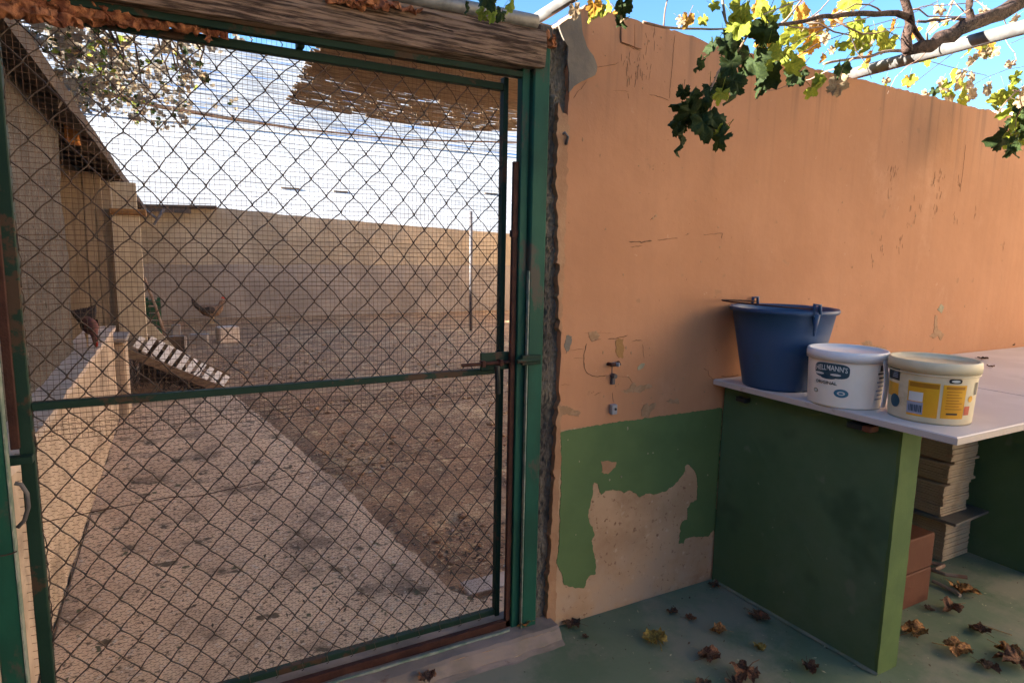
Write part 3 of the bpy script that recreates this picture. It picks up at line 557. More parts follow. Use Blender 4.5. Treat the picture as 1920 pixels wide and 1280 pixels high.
# fine welded netting above, hexagonal netting below
bm = B()
def nw(x, z): return Vector((x + N3(x * 4, z * 4, 21) * .004, .077 + N3(x * 3, z * 3, 22) * .003, z + N3(x * 4, z * 4, 23) * .005 + N3(x * 25, z * 25, 29) * .0012))
rn = random.Random(5)
GX0n = GX0; GX0 = -.338; zc = .80; S_ = .0118
k = 0
while zc + k * S_ < GZ1:
    z = zc + k * S_; k += 1
    tube(bm, [nw(GX0 + (GX1 - GX0) * t / 44, z) for t in range(45)], .00072 * rn.uniform(.6, 1.3), 3, cap=False)
k = 0
while GX0 + k * S_ < GX1:
    x = GX0 + k * S_; k += 1
    tube(bm, [nw(x, zc + (GZ1 + .03 - zc) * t / 30) for t in range(31)], .00045, 3, cap=False)
o = finish('square_netting', bm, M['netting'], gt); o['kind'] = 'stuff'
bm = B(); a = .0185; b = .0105   # cell width, row height
def seg(p, q, r=.00045): tube(bm, [p, q], r, 3, cap=False)
rows = int((.86 - GZ0) / b)
for j in range(rows):
    z = GZ0 + j * b; off = (j % 2) * a / 2; n = int((GX1 - GX0) / a)
    for i in range(n):
        x = GX0 + i * a + off
        if x + a > GX1: continue
        p0 = nw(x, z); p1 = nw(x + a * .5, z + N3(x * 60, z * 60, 2) * .002); p2 = nw(x + a * .72, z + b * .5); p3 = nw(x + a * .78, z - b * .5)
        for p in (p0, p1, p2, p3): p.y = .0745
        seg(p0, p1, .0007); seg(p1, p2, .00038); seg(p1, p3, .00038); seg(p2, nw(x + a, z + b), .00038) if 0 else None
GX0 = GX0n
o = finish('hexagonal_netting', bm, M['netting'], gt); o['kind'] = 'stuff'
bm = B(); pt = [(-0.312,0.069,0.61),(-0.183,0.069,0.621),(-0.036,0.069,0.627),(0.024,0.069,0.62),(0.099,0.069,0.627),(0.331,0.069,0.645),(0.482,0.069,0.641),(0.9,0.069,0.61)]
tube(bm, pt, .0007, 4); tube(bm, [Vector(p) + Vector((0, 0, N3(p[0] * 9, 1, 1) * .012)) for p in pt], .0006, 4); finish('tension_wire', bm, M['rust'], gt)

# ------------------------------------------------------------------ timber lintel, foam and pipes
li = thing('timber_lintel', 'weathered grey brown timber beam across the top of the gate', 'beam', (.3, -.03, 1.76))
bm = B()
def beam(n=60):
    x0, x1 = -.75, .968
    zb = lambda x: 1.765 + (x - .1) * .021; zt = lambda x: 1.878 + (x - .1) * .006
    sec = []
    for i in range(n + 1):
        x = x0 + (x1 - x0) * i / n; r_ = []
        for s, t in ((-1, 0), (-1, .2), (-1, .4), (-1, .6), (-1, .8), (-1, 1), (1, 1), (1, 0)):
            y = -.035 if s < 0 else .06
            z = zb(x) + (zt(x) - zb(x)) * t
            if s < 0: y += N3(x * 3, t * 9, 1) * .008 + (.006 if t in (0, 1) else 0) + N3(x * 20, t * 30, 4) * .0025
            r_.append(bm.verts.new((x, y, z + N3(x * 5, s, t * 3) * .004)))
        sec.append(r_)
    for i in range(n):
        for k in range(8): bm.faces.new((sec[i][k], sec[i][(k + 1) % 8], sec[i + 1][(k + 1) % 8], sec[i + 1][k]))
    bm.faces.new(sec[0][::-1]); bm.faces.new(sec[-1])
beam(); finish('beam', bm, M['wood'], li)
def blob(pts, rs, m, name, parent, seed=0, lab=None, sub=3):
    bm = B(); P = []; RR = []
    for i in range(len(pts) - 1):
        for k in range(sub * 3):
            t = k / (sub * 3); P.append(Vector(pts[i]).lerp(Vector(pts[i + 1]), t)); RR.append(rs[i] * (1 - t) + rs[i + 1] * t)
    P.append(Vector(pts[-1])); RR.append(rs[-1]); tube(bm, P, RR, 12)
    bmesh.ops.subdivide_edges(bm, edges=bm.edges[:], cuts=2, use_grid_fill=True)
    for v in bm.verts:
        q = v.co; d = noise.noise_vector(q * 32 + Vector((seed, 0, 0))) * .010 + noise.noise_vector(q * 90) * .010; d.y *= 1.2
        v.co = q + d
    o = finish(name, bm, m, parent, True)
    if lab: o['label'] = lab
    return o
blob([(-0.336,0.03,1.748),(-0.233,0.03,1.744),(-0.122,0.03,1.748),(-0.033,0.03,1.75),(0.062,0.03,1.751),(0.134,0.03,1.745)], [.030, .030, .022, .016, .014, .008], M['foam'], 'foam_bead', li, 1, 'orange foam bead squeezed under the beam')
blob([(-0.301,0.01,1.719),(-0.232,0.01,1.717),(-0.187,0.01,1.717),(-0.141,0.01,1.715)], [.012, .018, .014, .006], M['foam'], 'foam_bead', li, 2)
blob([(-0.122,0.02,1.737),(-0.063,0.02,1.737),(-0.002,0.02,1.739)], [.006, .012, .006], M['foam'], 'foam_bead', li, 7)
blob([(0.093,0.035,1.744),(0.096,0.035,1.717)], [.006, .003], M['foam'], 'foam_drip', li, 5)
blob([(0.354,-0.045,1.85),(0.411,-0.045,1.848),(0.504,-0.045,1.86),(0.588,-0.045,1.858)], [.012, .013, .008, .004], M['foam'], 'foam_bead', li, 3)
blob([(0.975,-0.02,1.881),(0.997,-0.02,1.867),(0.998,-0.02,1.844)], [.010, .016, .010], M['foam'], 'foam_bead', li, 4, 'orange foam lump at the end of the beam')
bm = B(); box(bm, (.945, -.03, 1.862), (.995, .03, 1.90), .006); finish('mortar_cap', bm, M['jamb'], li)
pa = [(0.292,-0.02,1.882),(0.491,-0.02,1.886),(0.687,-0.02,1.894),(0.939,-0.02,1.898)]
bm = B(); tube(bm, [(-.6, -.022, 1.905)] + [(p[0], -.024, p[2] + .004) for p in pa], .0195, 16)
tag(finish('pergola_pipe', bm, M['pipe'], None, True), 'grey pipe lying along the top of the timber beam', 'pipe', 'pergola pipes')
e1, e2 = [(1.002,0.096,1.955),(1.002,-0.116,1.955)]
v_ = (Vector(e2) - Vector(e1)).normalized()
bm = B(); tube(bm, [Vector(e1) + Vector((0, .02, 0)), Vector(e1) + v_ * 3.2], .0165, 16)
tag(finish('pergola_pipe', bm, M['pipe'], None, True), 'sunlit pipe rising from the corner post above the gate', 'pipe', 'pergola pipes')
q1, q2 = [(2.436,0.057,1.99),(2.403,-0.575,1.99)]
v_ = (Vector(q2) - Vector(q1)).normalized()
bm = B(); tube(bm, [Vector(q1) - v_ * .05, Vector(q1) + v_ * 3.4], .0225, 16)
tag(finish('pergola_pipe', bm, M['pipe'], None, True), 'thick white galvanised pipe resting on the orange wall under the vine trunk', 'pipe', 'pergola pipes')
bm = B(); c0 = Vector(q1) + Vector((-.05, .03, -.03)); tube(bm, [c0 + Vector((-.09, 0, -.01)), c0, c0 + Vector((.06, 0, .0)), c0 + Vector((.14, 0, -.015))], [.01, .028, .03, .008], 10)
for v in bm.verts: v.co += noise.noise_vector(v.co * 25) * .01
finish('mortar_lump', bm, M['cement'], wall)

# ------------------------------------------------------------------ worktop on painted masonry supports
wk = thing('worktop', 'white laminate worktop on two green painted masonry supports against the orange wall', 'worktop', (2.3, -.4, 0))
bm = B()
def wedge(x0, x1, x2, x3, y0, y1, z1):   # back-left, back-right, front-right, front-left
    a = [bm.verts.new(p) for p in ((x0, y1, -.02), (x1, y1, -.02), (x2, y0, -.02), (x3, y0, -.02), (x0, y1, z1), (x1, y1, z1), (x2, y0, z1), (x3, y0, z1))]
    for f in ((0, 1, 2, 3), (7, 6, 5, 4), (0, 3, 7, 4), (1, 0, 4, 5), (2, 1, 5, 6), (3, 2, 6, 7)): bm.faces.new([a[i] for i in f])
wedge(1.800, 1.90, 1.928, 1.828, -.648, -.003, .782); 
bmesh.ops.bevel(bm, geom=bm.edges[:], offset=.006, segments=2, affect='EDGES')
bmesh.ops.triangulate(bm, faces=bm.faces[:])
for _ in range(4): bmesh.ops.subdivide_edges(bm, edges=[e for e in bm.edges if e.calc_length() > .03], cuts=1)
for v in bm.verts: v.co += noise.noise_vector(v.co * 7) * .0022 + noise.noise_vector(v.co * 40) * .0012
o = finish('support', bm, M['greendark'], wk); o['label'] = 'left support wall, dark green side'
bm = B(); prism_xz(bm, rough([(1.829, -.01), (1.927, -.01), (1.927, .779), (1.829, .779)], .03, .0018, 3, 30), -.6515, -.640)
o = finish('support_end', bm, M['greenedge'], wk)
bm = B(); grid(bm, -.655, -.02, 60, 0, 1, 2, lambda y, t: (1.80 + .028 * (-y / .65) - t * (.010 + N3(y * 14, 1, 1) * .010), y, .004 + (1 - t) * .006)); finish('base_fillet', bm, M['floorpale'], wk)
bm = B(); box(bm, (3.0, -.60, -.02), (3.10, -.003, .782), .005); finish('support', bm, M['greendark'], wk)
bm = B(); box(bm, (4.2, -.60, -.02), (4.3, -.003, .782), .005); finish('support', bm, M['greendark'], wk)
def slab(x0, x1, lab):
    bm = B(); vs = box(bm, (x0, -.832, .785), (x1, -.004, .806), .003)
    o = finish('tabletop', bm, M['tabletop'], wk); o['label'] = lab
    bm = B(); box(bm, (x0 - .0012, -.8335, .7865), (x0 + .001, -.004, .8035)); box(bm, (x0, -.8338, .7865), (x1, -.8315, .8035)); finish('board_edge', bm, M['tableedge'], o)
slab(1.745, 2.522, 'left board of the worktop')
slab(2.530, 4.4, 'right board of the worktop')
def shard(px, n, s, m, sd):
    r = random.Random(sd)
    for q in range(n):
        c = Vector(px) + Vector((r.uniform(-.01, .01), r.uniform(-.03, .03), 0)); bm = B()
        box(bm, c - Vector((s, s * 1.4, .008)), c + Vector((s, s * 1.4, .006)), .002, Matrix.Rotation(r.uniform(-.5, .5), 3, 'Z'))
        finish('brick_shard', bm, m, wk)
for (px, m, s) in (([(1.79,-0.103,0.746)][0], M['black'], .022), ([(1.775,-0.544,0.763)][0], M['black'], .024), ([(1.772,-0.584,0.763)][0], M['terracotta'], .014)):
    bm = B(); c = Vector(px); c.z = min(c.z, .776); box(bm, c - Vector((.012, s, .010)), c + Vector((.03, s, .008)), .003); finish('brick_shard' if m != M['black'] else 'packing_gap', bm, m, wk)

# ------------------------------------------------------------------ blue bucket
bc = Vector((1.868, -.185, .806))
bk = thing('blue_bucket', 'large empty blue plastic builder bucket with wire handle, left on the worktop', 'bucket', tuple(bc))
bm = B(); lathe(bm, [(.0, .004), (.112, .004), (.116, .0), (.119, .008), (.135, .09), (.154, .19), (.167, .262), (.176, .264), (.179, .272), (.176, .279), (.168, .276), (.163, .262), (.150, .18), (.133, .09), (.116, .012), (0, .012)], bc, 64)
finish('shell', bm, M['bucket'], bk, True)
bm = B()
ca = math.atan2(-.62, -.784)   # towards the viewer
for an, dz in ((ca + .60, 0), (ca + .60 + math.pi, 0)):
    d = Vector((math.cos(an), math.sin(an), 0)); s_ = Vector((-d.y, d.x, 0)); p = bc + d * .176
    tube(bm, [p + Vector((0, 0, .262)) + s_ * .012, p + Vector((0, 0, .30)) + s_ * .01, p + Vector((0, 0, .302)) - s_ * .01, p + Vector((0, 0, .262)) - s_ * .012], .006, 8)
    tube(bm, [p + Vector((0, 0, .27)), p - d * .004 + Vector((0, 0, .20))], [.012, .004], 8)
finish('handle_lug', bm, M['bucket'], bk, True)
bm = B(); an = ca + .60; d = Vector((math.cos(an), math.sin(an), 0)); e = Vector((-d.y, d.x, 0)) * -1
pts = []
for k in range(21):
    t = math.pi * k / 20; pts.append(bc + d * .172 * math.cos(t) + e * .215 * math.sin(t) + Vector((0, 0, .286 + .012 * math.sin(t))))
tube(bm, pts, .0026, 8); finish('handle', bm, M['rust'], bk, True)

# ------------------------------------------------------------------ plastic tubs with printed labels
def tub(c, r0, r1, h, body, lidm, name, lab, lab_lid=None):
    t = thing(name, lab, 'tub', tuple(c), 'plastic food tubs')
    bm = B(); lathe(bm, [(0, .003), (r0 - .004, .003), (r0, .0), (r0 + .001, .006), (r1, h - .035), (r1 + .001, h - .02), (r1 - .004, h - .02), (0, h - .03)], c, 64); finish('body', bm, body, t, True)
    bm = B(); R1 = r1 + .006
    lathe(bm, [(r1 - .006, h - .026), (R1, h - .030), (R1 + .001, h - .012), (R1 - .001, h - .002), (R1 - .004, h + .001), (R1 - .009, h - .001), (R1 - .012, h - .006), (0, h - .006)], c, 64); finish('lid', bm, lidm, t, True)
    return t
def wrap_obj(bm, c, rf, off=.0011):
    for v in bm.verts:
        a, z, dd = v.co.x, v.co.z, v.co.y
        rr = rf(z) + off + dd
        v.co = Vector((c.x + rr * math.cos(a), c.y + rr * math.sin(a), c.z + z))
def decal(c, rf, ca, a0, a1, z0, z1, m, parent, name='printed_panel', shape='rect', off=.0011):
    """angles in degrees from the side facing the courtyard, positive to the right"""
    bm = B(); n = 14
    if shape == 'rect':
        grid(bm, ca + R(a0), ca + R(a1), n, z0, z1, 2, lambda a, z: (a, 0, z))
    else:
        am, zm, ra, rz = ca + R((a0 + a1) / 2), (z0 + z1) / 2, R(a1 - a0) / 2, (z1 - z0) / 2
        cv = bm.verts.new((am, 0, zm)); pw = 1 if shape == 'oval' else .55
        ring = []
        for k in range(28):
            t = 2 * math.pi * k / 28; cx, sz = math.cos(t), math.sin(t)
            ring.append(bm.verts.new((am + ra * math.copysign(abs(cx) ** pw, cx), 0, zm + rz * math.copysign(abs(sz) ** pw, sz))))
        mid = [bm.verts.new((am + (v.co.x - am) * .5, 0, zm + (v.co.z - zm) * .5)) for v in ring]
        for k in range(28):
            j = (k + 1) % 28; bm.faces.new((ring[k], ring[j], mid[j], mid[k])); bm.faces.new((mid[k], mid[j], cv))
    wrap_obj(bm, c, rf, off); return finish(name, bm, m, parent)
def print_text(s, c, rf, ca, a0, a1, zc, hgt, m, parent, off=.0022, arch=0, name='lettering'):
    cu = bpy.data.curves.new('lettering', 'FONT'); cu.body = s; cu.resolution_u = 2; cu.offset = .02
    o = bpy.data.objects.new('tmp', cu); COL.objects.link(o); bpy.context.view_layer.update()
    me = bpy.data.meshes.new_from_object(o.evaluated_get(bpy.context.evaluated_depsgraph_get())); bpy.data.objects.remove(o)
    bm = B(); bm.from_mesh(me); bpy.data.meshes.remove(me)
    xs = [v.co.x for v in bm.verts]; ys = [v.co.y for v in bm.verts]; X0, X1, Y0, Y1 = min(xs), max(xs), min(ys), max(ys)
    bmesh.ops.triangulate(bm, faces=bm.faces[:])
    for v in bm.verts:
        t = (v.co.x - X0) / (X1 - X0); u = (v.co.y - Y0) / (Y1 - Y0)
        v.co = Vector((ca + R(a0 + (a1 - a0) * t), 0, zc + (u - .5) * hgt + arch * (1 - (2 * t - 1) ** 2)))
    wrap_obj(bm, c, rf, off); return finish(name, bm, m, parent)

c1 = Vector((1.842, -.452, .806)); ca1 = math.atan2(c1.y * -1 - 1.660, -c1.x)   # direction of the courtyard side
ca1 = math.atan2(-1.66 - c1.y, 0 - c1.x)
r0, r1, h = .102, .109, .172
t1 = tub(c1, r0, r1, h, M['white'], M['lid'], 'plastic_tub', 'cream plastic tub with a navy mayonnaise logo and a clean white lid')
rf1 = lambda z: r0 + (r1 - r0) * max(0, min(1, z / (h - .035)))
decal(c1, rf1, ca1, -50, 6, .090, .136, M['navy'], t1, 'logo_badge', 'squircle')
decal(c1, rf1, ca1, -38, -14, .086, .096, M['navy'], t1, 'logo_badge', 'oval')
print_text("HELLMANN'S", c1, rf1, ca1, -47, 3, .118, .017, M['white_print'], t1, arch=.004)
decal(c1, rf1, ca1, -50, -32, .098, .105, M['white_print'], t1, 'logo_ribbon', 'oval', .0019)
decal(c1, rf1, ca1, -22, -6, .098, .105, M['white_print'], t1, 'logo_ribbon', 'oval', .0019)
print_text('ORIGINAL', c1, rf1, ca1, -47, -11, .075, .010, M['black_print'], t1)
decal(c1, rf1, ca1, -15, 7, .034, .060, M['sky_print'], t1, 'round_seal', 'oval')
decal(c1, rf1, ca1, -10, 2, .041, .053, M['white_print'], t1, 'seal_centre', 'oval', .0019)
decal(c1, rf1, ca1, -7.5, -.5, .044, .050, M['sky_print'], t1, 'seal_centre', 'oval', .0026)
decal(c1, rf1, ca1, -52, -42, .038, .052, M['chippale'], t1, 'small_seal', 'oval')
decal(c1, rf1, ca1, -50, -44, .041, .049, M['white_print'], t1, 'seal_centre', 'oval', .0019)
for k in range(7):
    decal(c1, rf1, ca1, 52 + (k % 2) * 4, 74, .030 + k * .013, .0345 + k * .013, M['grey_print'] if k < 5 else M['black_print'], t1, 'small_print')
decal(c1, rf1, ca1, 56, 80, .118, .136, M['black_print'], t1, 'dark_label')
bm = B(); hd_ = []
for k in range(13):
    t = k / 12; an = ca1 + R(60 + 6 * t); rr = .1145 + .006 * math.sin(t * 3.14); hd_.append(c1 + Vector((rr * math.cos(an), rr * math.sin(an), .150 - .142 * t)))
for k, p in enumerate(hd_):
    pass
def strip(bm, pts, wd, th, nd):
    vs = []
    for p, n_ in zip(pts, nd):
        s_ = Vector((-n_.y, n_.x, 0)) * wd
        vs.append([bm.verts.new(p + s_), bm.verts.new(p - s_), bm.verts.new(p - s_ + n_ * th), bm.verts.new(p + s_ + n_ * th)])
    for i in range(len(vs) - 1):
        for k in range(4): bm.faces.new((vs[i][k], vs[i][(k + 1) % 4], vs[i + 1][(k + 1) % 4], vs[i + 1][k]))
    bm.faces.new(vs[0]); bm.faces.new(vs[-1][::-1])
strip(bm, hd_, .009, .0035, [Vector((math.cos(ca1 + R(55)), math.sin(ca1 + R(55)), 0))] * 13); finish('handle', bm, M['lid'], t1)

c2 = Vector((1.908, -.672, .806)); ca2 = math.atan2(-1.66 - c2.y, 0 - c2.x)
r0b, r1b = .102, .108
t2 = tub(c2, r0b, r1b, h, M['dirtywhite'], M['dirtywhite'], 'plastic_tub', 'grubby plastic tub with yellow and grey labels, nearest the worktop corner')
rf2 = lambda z: r0b + (r1b - r0b) * max(0, min(1, z / (h - .035)))
decal(c2, rf2, ca2, -30, 11, .018, .116, M['yellow_print'], t2, off=.0007)
decal(c2, rf2, ca2, -28, 10, .100, .113, M['amber_print'], t2)
decal(c2, rf2, ca2, -6, 10, .022, .100, M['yellow_print'], t2)
decal(c2, rf2, ca2, -28, -6, .092, .100, M['yellow_print'], t2)
decal(c2, rf2, ca2, -28, -9, .060, .086, M['white_print'], t2, 'white_panel')
decal(c2, rf2, ca2, -30, -8, .024, .058, M['grey_print'], t2, 'barcode_panel')
for k in range(9): decal(c2, rf2, ca2, -27 + k * 2, -26.2 + k * 2 + (k % 3) * .3, .030, .050, M['navy'], t2, 'barcode_bar', off=.0019)
decal(c2, rf2, ca2, 15, 48, .020, .114, M['yellow_print'], t2)
decal(c2, rf2, ca2, 19, 45, .102, .110, M['amber_print'], t2, off=.0017)
for k in range(7): decal(c2, rf2, ca2, 20, 44 - (k * 5) % 9, .046 + k * .008, .0485 + k * .008, M['amber_print'], t2, 'small_print', off=.0019)
decal(c2, rf2, ca2, 21, 39, .1185, .1315, M['black_print'], t2, 'logo_badge', 'squircle')
decal(c2, rf2, ca2, 24, 36, .1215, .1285, M['white_print'], t2, 'logo_ribbon', 'oval', .0019)
print_text('10 Litros', c2, rf2, ca2, 21, 38, .034, .008, M['black_print'], t2) if False else decal(c2, rf2, ca2, 22, 38, .031, .036, M['black_print'], t2, 'small_print', off=.0019)
decal(c2, rf2, ca2, 49, 60, .030, .055, M['red_print'], t2, 'red_panel')
decal(c2, rf2, ca2, 54, 64, .066, .084, M['yellow_print'], t2, 'yellow_seal', 'oval')
decal(c2, rf2, ca2, 66, 76, .085, .120, M['black_print'], t2, 'dark_label')
decal(c2, rf2, ca2, -78, -45, .108, .145, M['black_print'], t2, 'dark_label')
decal(c2, rf2, ca2, -74, -46, .060, .100, M['yellow_print'], t2)
decal(c2, rf2, ca2, -62, -42, .030, .068, M['navy'], t2, 'round_seal', 'oval', .0019)
for k in range(5): decal(c2, rf2, ca2, -60 + k, -48, .116 + k * .005, .1185 + k * .005, M['grey_print'], t2, 'small_print', off=.0019)
bm = B(); lathe(bm, [(r1b + .001, h - .038), (r1b + .004, h - .038), (r1b + .004, h - .034), (r1b + .001, h - .034)], c2, 64); finish('rim_band', bm, M['dirtywhite'], t2, True)

# ------------------------------------------------------------------ stacked tiles under the worktop
tiles = [bpy.data.meshes.new('tile')]
def tilemesh(sx, sy, sz, m, sd):
    bm = B(); box(bm, (-sx / 2, -sy / 2, 0), (sx / 2, sy / 2, sz), .0012); me = bpy.data.meshes.new('tile'); bm.to_mesh(me); bm.free(); me.materials.append(m); return me
tA = tilemesh(.195, .28, .0098, M['tile'], 1)
ts = thing('tile_stack', 'tall stack of beige floor tiles under the worktop against the second support', 'tile stack', (2.88, -.19, 0))
rn = random.Random(4); z = .004; kk = 0
def tile(me, x, y, z, rz, lab=None):
    o = bpy.data.objects.new('tile', me); COL.objects.link(o); o.parent = ts; o.location = Vector((x, y, z)) - Vector(ts.location); o.rotation_euler = (0, 0, rz)
    if lab: o['label'] = lab
cx = 2.885
for k in range(18):
    tile(tA, cx + rn.uniform(-.002, .002), -.195 + rn.uniform(-.002, .002), z, rn.uniform(-.01, .01)); z += .0108
tS = tilemesh(.31, .30, .012, M['tileglaze'], 2)
tile(tS, cx + .0 - .02, -.245, z, .05, 'wide grey topped tile jutting out of the stack'); z += .0132
segs = [(-.055, 4), (-.045, 8), (-.012, 1), (-.030, 7), (.008, 1), (-.016, 9)]
for dx, n in segs:
    for k in range(n):
        tile(tA, cx + dx + rn.uniform(-.002, .002), -.195 + rn.uniform(-.003, .003), z, rn.uniform(-.012, .012)); z += .0108
for k, (zz, hh) in enumerate(((.0, .132), (.134, .130))):
    bm = B(); box(bm, (2.235 + k * .004, -.476 + k * .002, zz), (2.425 + k * .003, -.22, zz + hh), .004)
    # thin joints between the tiles of the pack
    o = finish('terracotta_pack', bm, M['terracotta']); tag(o, ['lower pack of terracotta tiles on the floor behind the left worktop support', 'upper pack of terracotta tiles, on top of the other pack behind the support'][k], 'tile pack', 'terracotta packs under the worktop')

# ------------------------------------------------------------------ leaves
def leaf_mesh(seed, dry, size=1.0):
    r = random.Random(seed); bm = B(); n = 48
    lob = [(-90, 1.0), (-25, .92), (32, .78), (205, .9), (148, .8)]
    fold = r.uniform(.1, .6) if not dry else r.uniform(.15, .55); cur = r.uniform(.1, .9) if not dry else r.uniform(.2, .7); wv = .16 if not dry else .20
    def P(t, q):
        a = math.radians(t); rad = .60
        for la, lr in lob:
            d = abs((t - la + 180) % 360 - 180); rad = max(rad, lr * max(0, 1 - (d / 40) ** 1.8 * .50))
        if abs((t - 90 + 180) % 360 - 180) < 16: rad = .14
        rad *= .46 * (1 + (.06 * (1 if int(t / 7.5) % 2 else -1) + r.uniform(-.035, .035)) * (q > .9)) * q
        x, y = rad * math.cos(a), rad * math.sin(a)
        z = abs(x) * fold - (x * x + y * y) * cur + N3(x * 5 + seed, y * 5, seed) * wv + N3(x * 13, y * 13, seed + 4) * wv * .35 - .05 * q * abs(math.sin(math.radians(t - 4) * 2.5))
        if dry: # curl the rim in
            k = max(0, q - .4); z += k * .26 * abs(math.sin(a * 1.5 + seed)) + N3(x * 14, y * 14, seed) * .07; x *= 1 - k * .45; y *= 1 - k * .25 * abs(math.cos(a + seed))
        return Vector((x, y, z)) * size
    c = bm.verts.new(P(0, 0) + Vector((0, 0, 0)))
    rings = []
    for q in (.36, .7, 1.0): rings.append([bm.verts.new(P(360 * k / n, q)) for k in range(n)])
    for k in range(n):
        j = (k + 1) % n; bm.faces.new((c, rings[0][k], rings[0][j]))
        for a in (0, 1): bm.faces.new((rings[a][k], rings[a + 1][k], rings[a + 1][j], rings[a][j]))
    s = [Vector((0, .07 * size, .0)), Vector((0, .3 * size, .10 * size)), Vector((.03 * size, .55 * size, .22 * size))]
    tube(bm, s if not dry else [Vector((0, .07, .02)), Vector((.02, .3, .04)), Vector((.08, .5, .03))], .010 * size, 4)
    zmin = min(v.co.z for v in bm.verts)
    if dry:
        for v in bm.verts: v.co.z -= zmin
    me = bpy.data.meshes.new('leaf'); bm.to_mesh(me); bm.free()
    for p in me.polygons: p.use_smooth = True
    return me
VM = {}
for mi in range(5):
    for s in range(4):
        me = leaf_mesh(s * 7 + 3, False); me.materials.append(LM[mi]); VM[(mi, s)] = me
FM = {}
for mi in range(4):
    for s in range(5):
        me = leaf_mesh(s * 5 + 1, True); me.materials.append(DL[mi]); FM[(mi, s)] = me

# fallen leaves, each a thing:  (px of the photo baked to floor position) size, material, variant, label
FL = [
 ([(1.138,-0.026,0.004,0.076,0)][0], 3, 0, 'dark brown curled leaf at the foot of the wall beside the doorstep', 1),
 ([(1.134,-0.098,0.004,0.028,0)][0], 3, 2, 'tiny dark leaf scrap below the curled leaf beside the doorstep', 1),
 ([(0.960,-0.010,0.045,0.052,0)][0], 1, 1, 'orange brown leaf lying on the doorstep near the gate post', 1),
 ([(1.331,-0.222,0.004,0.101,0)][0], 2, 3, 'large folded yellow green leaf on the floor left of the support', 1),
 ([(1.494,-0.124,0.004,0.045,0)][0], 3, 1, 'small dark brown leaf, left of a pair in the middle of the floor', 1),
 ([(1.523,-0.175,0.004,0.048,0)][0], 0, 2, 'small olive brown leaf, right of a pair in the middle of the floor', 1),
 ([(1.765,-0.057,0.004,0.057,0)][0], 3, 4, 'dark leaf in the corner where the wall meets the green support', 1),
 ([(1.747,-0.275,0.004,0.090,0)][0], 0, 0, 'curled brown leaf against the base of the green support', 1),
 ([(1.557,-0.282,0.004,0.064,0)][0], 1, 1, 'small brown and yellow leaf a step out from the support', 1),
 ([(1.610,-0.395,0.004,0.052,0)][0], 2, 2, 'small yellowish leaf standing up between the support and the flat brown leaf', 1),
 ([(1.420,-0.364,0.004,0.087,0)][0], 0, 3, 'flat reddish brown leaf on the open floor', 1),
 ([(1.457,-0.478,0.004,0.116,0)][0], 0, 4, 'big dark crumpled leaf at the bottom edge of the picture', 1),
 ([(1.396,-0.485,0.004,0.063,0)][0], 3, 0, 'dark leaf tucked under the big crumpled leaf', 1),
 ([(1.666,-0.539,0.004,0.066,0)][0], 3, 1, 'dark green brown leaf near the front foot of the support', 1),
 ([(0.584,-0.096,0.030,0.068,0)][0], 0, 2, 'brown leaf on the doorstep at the bottom edge', 1),
 ([(1.316,-0.450,0.004,0.063,0)][0], 3, 3, 'dark leaf cut by the bottom edge, left of the big crumpled leaf', 1),
 ([(2.147,-0.579,0.004,0.101,0)][0], 1, 3, 'yellow orange leaf touching the outer foot of the support', 1),
 ([(2.605,-0.505,0.004,0.123,0)][0], 1, 0, 'big curled leaf at the end of the pale strips by the tiles', 1),
 ([(2.426,-0.559,0.004,0.089,0)][0], 0, 1, 'pointed brown leaf just below the big curled leaf', 1),
 ([(2.164,-0.700,0.004,0.107,0)][0], 1, 4, 'bright orange brown crumpled leaf on the floor right of the support', 1),
 ([(2.360,-0.681,0.004,0.080,0)][0], 0, 2, 'flat greyish brown leaf with a long pale stem', 1),
 ([(2.309,-0.778,0.004,0.086,0)][0], 1, 1, 'orange leaf above the dark clump at the right edge', 1),
 ([(2.170,-0.785,0.004,0.073,0)][0], 3, 3, 'dark brown leaf left of the clump at the right edge', 1),
 ([(2.263,-0.826,0.004,0.110,0)][0], 0, 4, 'large brown leaf in the clump at the right edge', 1),
 ([(2.349,-0.517,0.004,0.043,0)][0], 3, 2, 'small dark leaf beside the terracotta pack', 1),
 ([(3.934,0.061,0.808,0.122,0)][0], 3, 1, 'dark curled leaf on the worktop against the wall at the right', 1),
 ([(3.302,-0.158,0.808,0.055,0)][0], 3, 0, 'small dark triangular leaf behind the yellow labelled tub', 1),
 ([(3.077,-0.292,0.808,0.037,0)][0], 0, 2, 'thin brown scrap on the worktop behind the yellow labelled tub', 1),
]
for i, (p, mi, s, lab, _) in enumerate(FL):
    r = random.Random(i + 50); o = bpy.data.objects.new('dry_leaf', FM[(mi, s)]); COL.objects.link(o)
    o.location = (p[0], p[1], p[2]); k = p[3] * 1.4; o.scale = (k * .95, k * .95, k * .7); o.rotation_euler = (r.uniform(-.12, .12), r.uniform(-.12, .12), r.uniform(0, 6.28))
    tag(o, lab, 'leaf', 'fallen vine leaves')
bm = B(); s0 = [Vector(p) + Vector((0, 0, .012 + .010 * i)) for i, p in enumerate([(2.65,-0.364,0.004),(2.639,-0.425,0.004),(2.671,-0.486,0.004)])]
tube(bm, s0, .008, 6); tube(bm, [Vector(p) + Vector((0, 0, .008)) for p in [(2.566,-0.416,0.004),(2.56,-0.5,0.004),(2.545,-0.526,0.004)]], .007, 6); tube(bm, [Vector(p) + Vector((0, 0, .01)) for p in [(2.711,-0.325,0.004),(2.735,-0.367,0.004),(2.664,-0.371,0.004)]], .009, 6)
tag(finish('vine_cuttings', bm, M['cane']), 'short pale vine cuttings lying on the floor in front of the tile stack', 'twigs')
